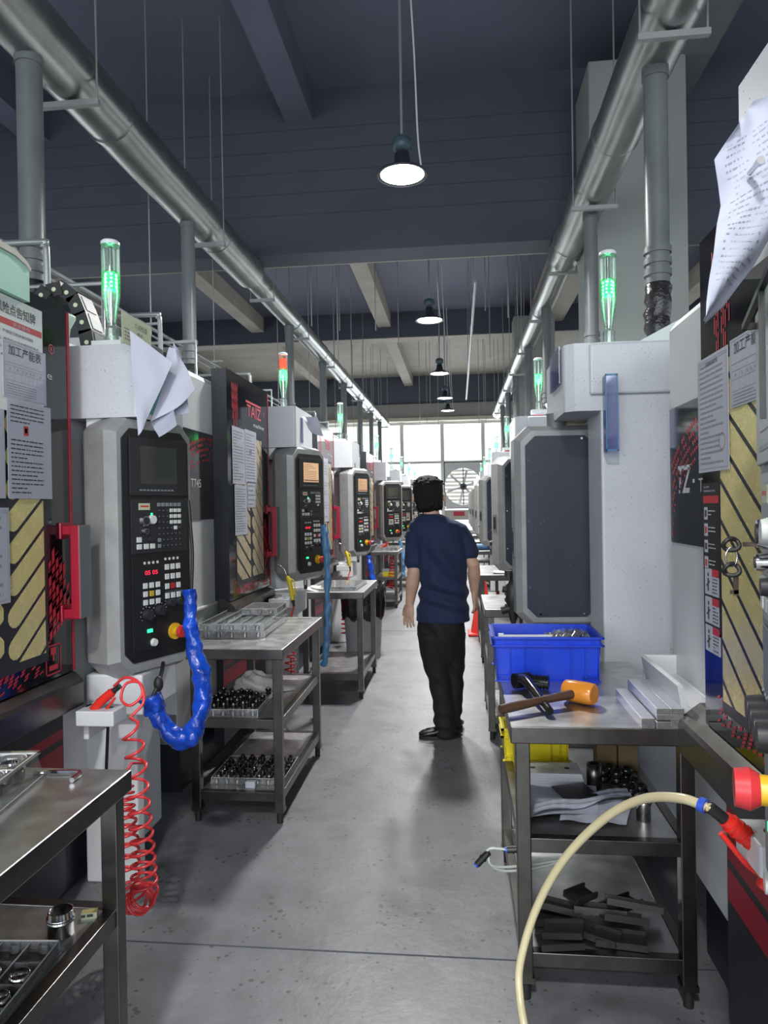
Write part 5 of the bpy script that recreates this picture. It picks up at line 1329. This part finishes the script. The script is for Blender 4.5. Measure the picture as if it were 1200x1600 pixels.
# outline of the crumpled bundle as left and right edges down its length
Lf = [(.326, 1.912), (.312, 1.892), (.299, 1.873), (.302, 1.845), (.307, 1.821), (.302, 1.80), (.296, 1.785), (.291, 1.758), (.287, 1.732), (.282, 1.705), (.279, 1.688)]
Rt = [(.345, 1.940), (.37, 1.941), (.385, 1.92), (.387, 1.89), (.384, 1.86), (.376, 1.82), (.362, 1.785), (.345, 1.752), (.329, 1.732), (.311, 1.707), (.292, 1.689)]
vs = []
for o in (0., -.0008):
    vs = []
    for i, (l, r_) in enumerate(zip(Lf, Rt)):
        for j in range(n+1):
            s = j/n; vs.append((l[0]*(1-s)+r_[0]*s, (.84+.012*math.sin(3.1*s+i*.5)+.005*math.sin(9*s+i*1.7)+.012*s+o), l[1]*(1-s)+r_[1]*s))
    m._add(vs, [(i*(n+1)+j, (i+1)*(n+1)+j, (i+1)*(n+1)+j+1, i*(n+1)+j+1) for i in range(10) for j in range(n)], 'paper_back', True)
def S_(f, s, o=.0012):
    i = min(9, int(f)); k = f-i; g_ = lambda i: (lambda l, r_: Vector((l[0]*(1-s)+r_[0]*s, .84+.012*math.sin(3.1*s+i*.5)+.005*math.sin(9*s+i*1.7)+.012*s-o, l[1]*(1-s)+r_[1]*s)))(Lf[i], Rt[i])
    return g_(i).lerp(g_(i+1), k)
q = random.Random(4)
for i in range(24):
    f = 1.6+i*.28
    s = .12+q.uniform(0, .05)
    while s < .80:
        l = q.uniform(.02, .07)
        if q.random() < .85: m._add([S_(f, s), S_(f, s+l), S_(f+.07, s+l), S_(f+.07, s)], [(0, 1, 2, 3)], 'ink_soft')
        s += l+.02
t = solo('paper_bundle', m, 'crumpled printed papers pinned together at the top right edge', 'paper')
m = MB(); m.cyl((.334, .84, 1.851), (.334, .812, 1.851), .003, 'chrome', 12); m.cyl((.334, .815, 1.851), (.334, .809, 1.851), .0045, 'chrome', 12); solo('push_pin', m, 'silver pin through the crumpled papers', 'pin')
# ------------------------------------------------------------------ the worker
def oval(c, rx, ry, n=18, yaw=0., tx=0., ty=0.):
    """horizontal ring of radii rx, ry round c, turned by yaw, tipped by tx (about x) and ty (about y)"""
    e = Euler((tx, ty, yaw)).to_matrix()
    return [Vector(c)+e @ Vector((rx*math.cos(2*math.pi*i/n), ry*math.sin(2*math.pi*i/n), 0)) for i in range(n)]
def loft(m, rings, mk):
    n = len(rings[0]); vs = [p for r_ in rings for p in r_]; k = len(rings)
    fs = [(i*n+j, i*n+(j+1) % n, (i+1)*n+(j+1) % n, (i+1)*n+j) for i in range(k-1) for j in range(n)]
    a = sum(rings[0], Vector())/n; b = sum(rings[-1], Vector())/n; vs += [a, b]
    fs += [(k*n, (j+1) % n, j) for j in range(n)]+[(k*n+1, (k-1)*n+j, (k-1)*n+(j+1) % n) for j in range(n)]
    m._add(vs, fs, mk, True)
def limb(m, pts, rs, mk, n=14): m.tube(pts, rs, mk, n=n); m.ell(pts[0], (rs[0],)*3, mk, 12, 8); m.ell(pts[-1], (rs[-1],)*3, mk, 12, 8)
def melt(m, name, parent, vox, mk, smooth=6, disp=None, label=None):
    """fuse the overlapping closed pieces of m into one continuous skin"""
    o = m.build('tmp'); md = o.modifiers.new('r', 'REMESH'); md.mode = 'VOXEL'; md.voxel_size = vox; md.use_smooth_shade = True
    s = o.modifiers.new('s', 'SMOOTH'); s.factor = .5; s.iterations = smooth
    dg = bpy.context.evaluated_depsgraph_get(); dg.update()
    me = bpy.data.meshes.new_from_object(o.evaluated_get(dg)); me.name = name
    old = o.data; bpy.data.objects.remove(o); bpy.data.meshes.remove(old)
    me.materials.clear(); me.materials.append(M[mk])
    me.polygons.foreach_set('material_index', [0]*len(me.polygons)); me.polygons.foreach_set('use_smooth', [True]*len(me.polygons))
    if disp:
        nr = [v.normal.copy() for v in me.vertices]
        for v, n_ in zip(me.vertices, nr): v.co += n_*disp(v.co)
    me.update()
    r_ = bpy.data.objects.new(name, me); COL.objects.link(r_); r_.parent = parent
    if label: r_['label'] = label
    return r_
PX, PY = -.17, 4.52
T = thing('person', 'person seen from behind in a navy t-shirt and black trousers walking down the aisle', 'person', (PX, PY, 0))
def W(u, v, y=0.): return Vector((-.192+(u-668)*.00408-PX, y, 1.68-(v-742)*.00410))
b = MB()
# head, neck
hc = W(667.5, 771, .05)
loft(b, [oval(hc+Vector((dx, dy, dz)), rx, ry, yaw=R(14)) for dz, rx, ry, dx, dy in
         ((-.128, .026, .032, -.012, .066), (-.115, .046, .052, -.010, .055), (-.085, .060, .074, -.006, .032), (-.04, .071, .090, 0, .010), (.0, .077, .098, 0, 0), (.04, .079, .099, 0, -.002), (.075, .068, .086, 0, -.002), (.098, .045, .056, 0, 0), (.108, .02, .025, 0, 0))], 'skin')
fy = lambda dx, dy, dz: hc+Matrix.Rotation(R(14), 3, 'Z') @ Vector((dx, dy, dz))
limb(b, [fy(0, .095, .01), fy(0, .112, -.02), fy(0, .116, -.032)], [.010, .014, .013], 'skin', 10)
b.ell(fy(0, .088, -.066), (.024, .014, .010), 'skin'); b.ell(fy(0, .07, -.105), (.025, .022, .016), 'skin')
for s in (-1, 1):
    limb(b, [fy(s*.070, -.012, -.03), fy(s*.098, -.022, -.03)], [.014, .012], 'skin', 8); b.ell(fy(s*.102, -.024, -.028), (.009, .018, .030), 'skin'); b.ell(fy(s*.030, .088, .022), (.020, .010, .007), 'skin'); b.ell(fy(s*.045, .070, -.03), (.022, .022, .022), 'skin')
limb(b, [W(671, 790, .02), W(674, 824, .0)], [.054, .062], 'skin')
# trunk and legs under the clothes
loft(b, [oval(W(u, v, y), rx, ry) for u, v, y, rx, ry in ((676, 822, -.0, .085, .06), (682, 840, -.0, .12, .08), (686, 890, 0, .125, .09), (688, 930, .01, .12, .09), (688, 960, .01, .13, .10), (686, 985, .01, .125, .10))], 'skin')
limb(b, [W(672, 985, .0), W(684, 1070, .01), W(689, 1135, .0)], [.075, .052, .036], 'skin'); limb(b, [W(702, 985, .03), W(704, 1070, .05), W(701, 1130, .05)], [.075, .052, .036], 'skin')
b.ell(W(690, 1148, -.0), (.05, .04, .03), 'skin'); b.ell(W(702, 1146, .06), (.04, .06, .03), 'skin')
# arms
Ls, Le, Lw = W(645, 842, .0), W(644.5, 893, -.03), W(636.5, 943, .0)
Rs, Re, Rw = W(721, 842, .0), W(737.5, 884, -.02), W(738, 924, .05)
Ls, Rs = W(650, 840, .0), W(716, 840, .0)
limb(b, [Ls, Le, Le.lerp(Lw, .35), Le.lerp(Lw, .75), Lw], [.040, .043, .045, .034, .028], 'skin'); limb(b, [Rs, Re, Re.lerp(Rw, .35), Re.lerp(Rw, .75), Rw], [.040, .040, .042, .032, .027], 'skin')
def hand(wr, d, side, f, spread=.22, curl=.5):
    """wr wrist, d pointing direction of the fingers, side the direction from little finger to index, f palm facing"""
    d = d.normalized(); side = (side-d*side.dot(d)).normalized(); f = d.cross(side)*(1 if d.cross(side).dot(f) > 0 else -1)
    rings = []
    ang = [i*2*math.pi/14 for i in range(14)]
    for t, w, th in ((-.012, .026, .021), (.02, .034, .019), (.055, .041, .017), (.085, .042, .014), (.094, .038, .011)):
        c = wr+d*t; rings.append([c+side*(w*math.cos(a))+f*(th*math.sin(a)) for a in ang])
    loft(b, rings, 'skin')
    for k, L in ((-1.5, .058), (-.5, .072), (.5, .078), (1.5, .070)):
        base = wr+d*.085+side*(k*.0205); dd = (d+side*(k*spread*.14)).normalized(); p1 = base+dd*L*.42; d2 = (dd+f*curl*.55).normalized(); p2 = p1+d2*L*.34; d3 = (d2+f*curl*.7).normalized(); p3 = p2+d3*L*.28
        b.tube([base-dd*.02, base, p1, p2, p3], [.0095, .0098, .0092, .0084, .0068], 'skin', n=10); b.ell(p3, (.0068,)*3, 'skin', 8, 6); b.ell(p1, (.0098,)*3, 'skin', 8, 6)
    tb = wr+d*.022+side*.030; td = (d*.72+side*.55+f*.35).normalized(); q1 = tb+td*.042; q2 = q1+(td+d*.35).normalized()*.030; q3 = q2+(td*.6+d*.7).normalized()*.022
    b.tube([tb-td*.01, tb, q1, q2, q3], [.013, .0145, .012, .0105, .008], 'skin', n=10); b.ell(q3, (.008,)*3, 'skin', 8, 6)
hand(Lw, Vector((-.10, .10, -1)), Vector((-.75, .6, 0)), Vector((.7, .5, 0)), .9, .38)
hand(Rw, Vector((.10, .22, -1)), Vector((.35, 1, 0)), Vector((-1, .2, 0)), .6, .75)
bd = melt(b, 'body', T, .0042, 'skin', 5)
for s in (-1, 1):
    m = MB(); m.ell(fy(s*.031, .089, .010), (.012, .008, .007), 'text_white', 10, 8); m.ell(fy(s*.031, .096, .010), (.005, .003, .005), 'hair', 8, 6); m.build('eye', T)
# hair
h = MB()
loft(h, [oval(hc+Vector((dx, dy, dz)), rx, ry, yaw=R(14)) for dz, rx, ry, dx, dy in
         ((-.122, .024, .018, .014, -.072), (-.105, .052, .034, .010, -.070), (-.085, .072, .050, .006, -.056), (-.055, .088, .072, .002, -.038), (-.02, .097, .094, -.001, -.022), (.018, .100, .108, -.002, -.008), (.052, .096, .110, -.001, -.002), (.082, .083, .096, 0, 0), (.104, .060, .071, 0, 0), (.116, .034, .04, 0, 0), (.121, .01, .012, 0, 0))], 'hair')
q = random.Random(5)
for i in range(150):
    a = q.uniform(math.pi*.98, math.pi*2.05); z0 = q.uniform(-.07, .05); k = 1.0
    rx, ry = .086*(1-.25*max(0, -z0-.02)/.1), .085
    p0 = hc+Matrix.Rotation(R(14), 3, 'Z') @ Vector((rx*math.cos(a), ry*math.sin(a)-.012-.35*max(0, -z0-.03), z0))
    L = q.uniform(.04, .07); sw = q.uniform(-.02, .02); p1 = p0+Vector((sw*.4, -.006, -L*.55)); p2 = p0+Vector((sw, .006, -L))
    p2.x += (hc.x+.012-p2.x)*.18; p2.z = max(p2.z, hc.z-.130)
    h.tube([p0, p1, p2], [.010, .0075, .0028], 'hair', n=6)
for i in range(60):
    a = q.uniform(0, 6.28); e = q.uniform(.5, 1.45); p0 = hc+Vector((.088*math.cos(a)*math.cos(e), .10*math.sin(a)*math.cos(e), .012+.098*math.sin(e))); d = Vector((math.cos(a+.8)*.05, math.sin(a+.8)*.05, q.uniform(-.012, .004)))
    h.tube([p0, p0+d*.5+Vector((0, 0, .002)), p0+d], [.009, .007, .003], 'hair', n=6)
melt(h, 'hair', T, .0042, 'hair', 2)
# t-shirt
s = MB()
loft(s, [oval(W(u, v, y), rx, ry, 24, ty=ty) for u, v, y, rx, ry, ty in
         ((671, 803, .006, .064, .066, .05), (673, 806, .0, .084, .080, .05), (676, 811, -.002, .122, .094, .04), (679, 817, -.003, .165, .106, .03), (682, 827, -.004, .186, .112, .02), (685, 850, -.006, .176, .120, .01), (689, 890, -.006, .158, .120, 0),
          (690, 915, 0, .153, .116, 0), (689, 940, .004, .160, .118, 0), (688.5, 958, .006, .170, .124, 0), (688.5, 968, .006, .176, .128, 0), (688.5, 971, .006, .174, .126, 0))], 'shirt')
limb(s, [W(656, 829, .0), W(648.5, 836, -.004), W(646, 856, -.012), W(644, 877, -.022)], [.068, .068, .063, .059], 'shirt'); limb(s, [W(706, 829, .0), W(715, 833, .0), W(725, 847, -.006), W(733.5, 863, -.012)], [.068, .068, .060, .055], 'shirt')
def hem(c, d, r):                                                   # straight-cut sleeve opening
    d = d.normalized(); s.cyl(c-d*.05, c, r*.98, 'shirt', 24, r2=r)
hem(W(643.2, 881, -.024), W(643, 881, -.03)-W(647, 850, 0), .059); hem(W(735.5, 867, -.013), W(736, 870, -.015)-W(722, 846, 0), .055)
def folds(p):
    x, y, z = p.x, p.y, p.z; d = 0.
    if y < .06:
        w1 = math.exp(-((z-.90)/.10)**2); d += .016*w1*math.sin(58*(z+.22*x)+6*x)*(.5+.5*math.sin(9*x+1))
        w2 = math.exp(-((z-1.12)/.14)**2)*math.exp(-((x-.07)/.12)**2); d += .013*w2*math.sin(48*(x*.8+z*.55))
        w3 = math.exp(-((z-1.20)/.12)**2)*math.exp(-((x+.09)/.06)**2); d += .010*w3*math.sin(60*(x*.7-z*.3))
        d -= .012*math.exp(-((x+.03)/.02)**2)*math.exp(-((z-1.16)/.12)**2)*.6
    return d+.003*math.sin(23*x+11*z)*math.sin(17*z-9*x)
melt(s, 'shirt', T, .0065, 'shirt', 4, folds)
# trousers
p = MB()
loft(p, [oval(W(u, v, y), rx, ry, 22) for u, v, y, rx, ry in ((687, 955, .01, .140, .112), (686, 972, .01, .152, .125), (685, 995, .008, .148, .130), (685, 1010, .012, .140, .118), (686, 1024, .016, .126, .102), (686, 1036, .02, .10, .085))], 'trouser')
loft(p, [oval(W(u, v, y), rx, ry, 18) for u, v, y, rx, ry in ((670, 990, .0, .092, .115), (675, 1025, .005, .092, .100), (682, 1065, .01, .075, .082), (687, 1095, .0, .068, .074), (689, 1125, -.008, .070, .076), (690, 1146, -.012, .070, .078), (690, 1150, -.01, .066, .072))], 'trouser')
loft(p, [oval(W(u, v, y), rx, ry, 18) for u, v, y, rx, ry in ((704, 990, .03, .080, .110), (704, 1025, .04, .078, .098), (704, 1065, .055, .060, .080), (703, 1100, .05, .057, .072), (701, 1125, .045, .056, .075), (701, 1142, .045, .052, .07))], 'trouser')
def creases(p_):
    x, y, z = p_.x, p_.y, p_.z
    d = .006*math.exp(-((z-.10)/.09)**2)*math.sin(75*z+14*x)+.005*math.exp(-((z-.38)/.10)**2)*math.sin(50*(z+.5*x))
    d += .006*math.exp(-((z-.70)/.07)**2)*math.sin(45*(z*.8+x))
    return d+.002*math.sin(30*x+8*z)
melt(p, 'trousers', T, .0065, 'trouser', 4, creases)
# shoes: the left one turned out to the side, the right one ahead
def shoe(c, yaw, nm='shoe'):
    m = MB(); S = [(-.125, .030, .058), (-.105, .040, .074), (-.06, .041, .082), (-.02, .042, .074), (.03, .046, .056), (.08, .047, .046), (.115, .040, .036), (.135, .024, .022)]
    Rm = Matrix.Rotation(yaw, 3, 'Z'); n = 20; rings = []
    for t, w, hh in S:
        r_ = []
        for i in range(n):
            a = 2*math.pi*i/n; yy = w*math.cos(a); zz = .012+hh*(.5+.5*math.sin(a)); r_.append(Vector(c)+Rm @ Vector((t, yy, zz)))
        rings.append(r_)
    loft(m, rings, 'shoe'); o = m.build(nm, T, bevel=0)
    q_ = MB(); pts = []
    for i in range(28):
        a = 2*math.pi*i/28; x = .135*math.cos(a); y = .046*math.sin(a)*(1 if x > 0 else .92); pts.append((x, y))
    q_.prism(pts, .0, .020, 'z', 'rubber'); q_.build('sole', o, loc=c, rot=(0, 0, yaw), bevel=.003)
    q_ = MB(); q_.tube([(.01, -.046, .055), (.015, 0, .080), (.01, .046, .055)], .006, 'shoe', n=8); q_.tube([(.03, -.03, .058), (.085, 0, .060), (.03, .03, .058)], .0035, 'shoe', n=8); q_.build('strap', o, loc=c, rot=(0, 0, yaw))
    return o
a = W(681, 1160); shoe((a.x, -.02, 0), R(188)); a = W(701, 1155); shoe((a.x+.01, .115, 0), R(78))
# ------------------------------------------------------------------ daylight, camera, view
w = bpy.data.worlds.new('daylight'); scene.world = w; w.use_nodes = True
bg = w.node_tree.nodes['Background']; bg.inputs['Color'].default_value = (.93, .97, 1., 1); bg.inputs['Strength'].default_value = 1.7
def win_light(name, loc, rot, sx, sy, e, col=(.9, .95, 1)):
    l = bpy.data.lights.new(name, 'AREA'); l.shape = 'RECTANGLE'; l.size = sx; l.size_y = sy; l.energy = e; l.color = col
    o = bpy.data.objects.new(name, l); COL.objects.link(o); o.location = loc; o.rotation_euler = rot
win_light('rear_fill_daylight', (0, YB+.05, 3.2), (R(90), 0, 0), 15, 4.4, 850, (.86, .93, 1))  # added fill light, stands in for daylight through unseen rear windows
win_light('far_window_daylight', (-.8, YW+.4, 3.0), (R(-90), 0, 0), 10, 3.6, 300)
cam = bpy.data.cameras.new('camera'); cam.sensor_fit = 'AUTO'; cam.sensor_width = 36.; cam.lens = 1100/1600*36; cam.clip_start = .05; cam.clip_end = 200
co = bpy.data.objects.new('camera', cam); COL.objects.link(co)
psi, pit, rol = .105246, .0072866, .0167
F = Vector((-math.sin(psi)*math.cos(pit), math.cos(psi)*math.cos(pit), -math.sin(pit)))
R0 = Vector((math.cos(psi), math.sin(psi), 0)); U0 = R0.cross(F)
Rr = R0*math.cos(rol)-U0*math.sin(rol); Ur = U0*math.cos(rol)+R0*math.sin(rol)
mw = Matrix((( Rr.x, Ur.x, -F.x, 0), (Rr.y, Ur.y, -F.y, 0), (Rr.z, Ur.z, -F.z, 1.48), (0, 0, 0, 1)))
co.matrix_world = mw
scene.camera = co
vs = scene.view_settings; vs.view_transform = 'Standard'; vs.look = 'None'; vs.exposure = .38; vs.gamma = 1.; vs.use_curve_mapping = False
scene.cycles.max_bounces = 8; scene.cycles.diffuse_bounces = 4; scene.cycles.glossy_bounces = 4; scene.cycles.transparent_max_bounces = 24
scene.cycles.sample_clamp_indirect = 6; scene.cycles.use_denoising = True
scene.cycles.caustics_reflective = False; scene.cycles.caustics_refractive = False
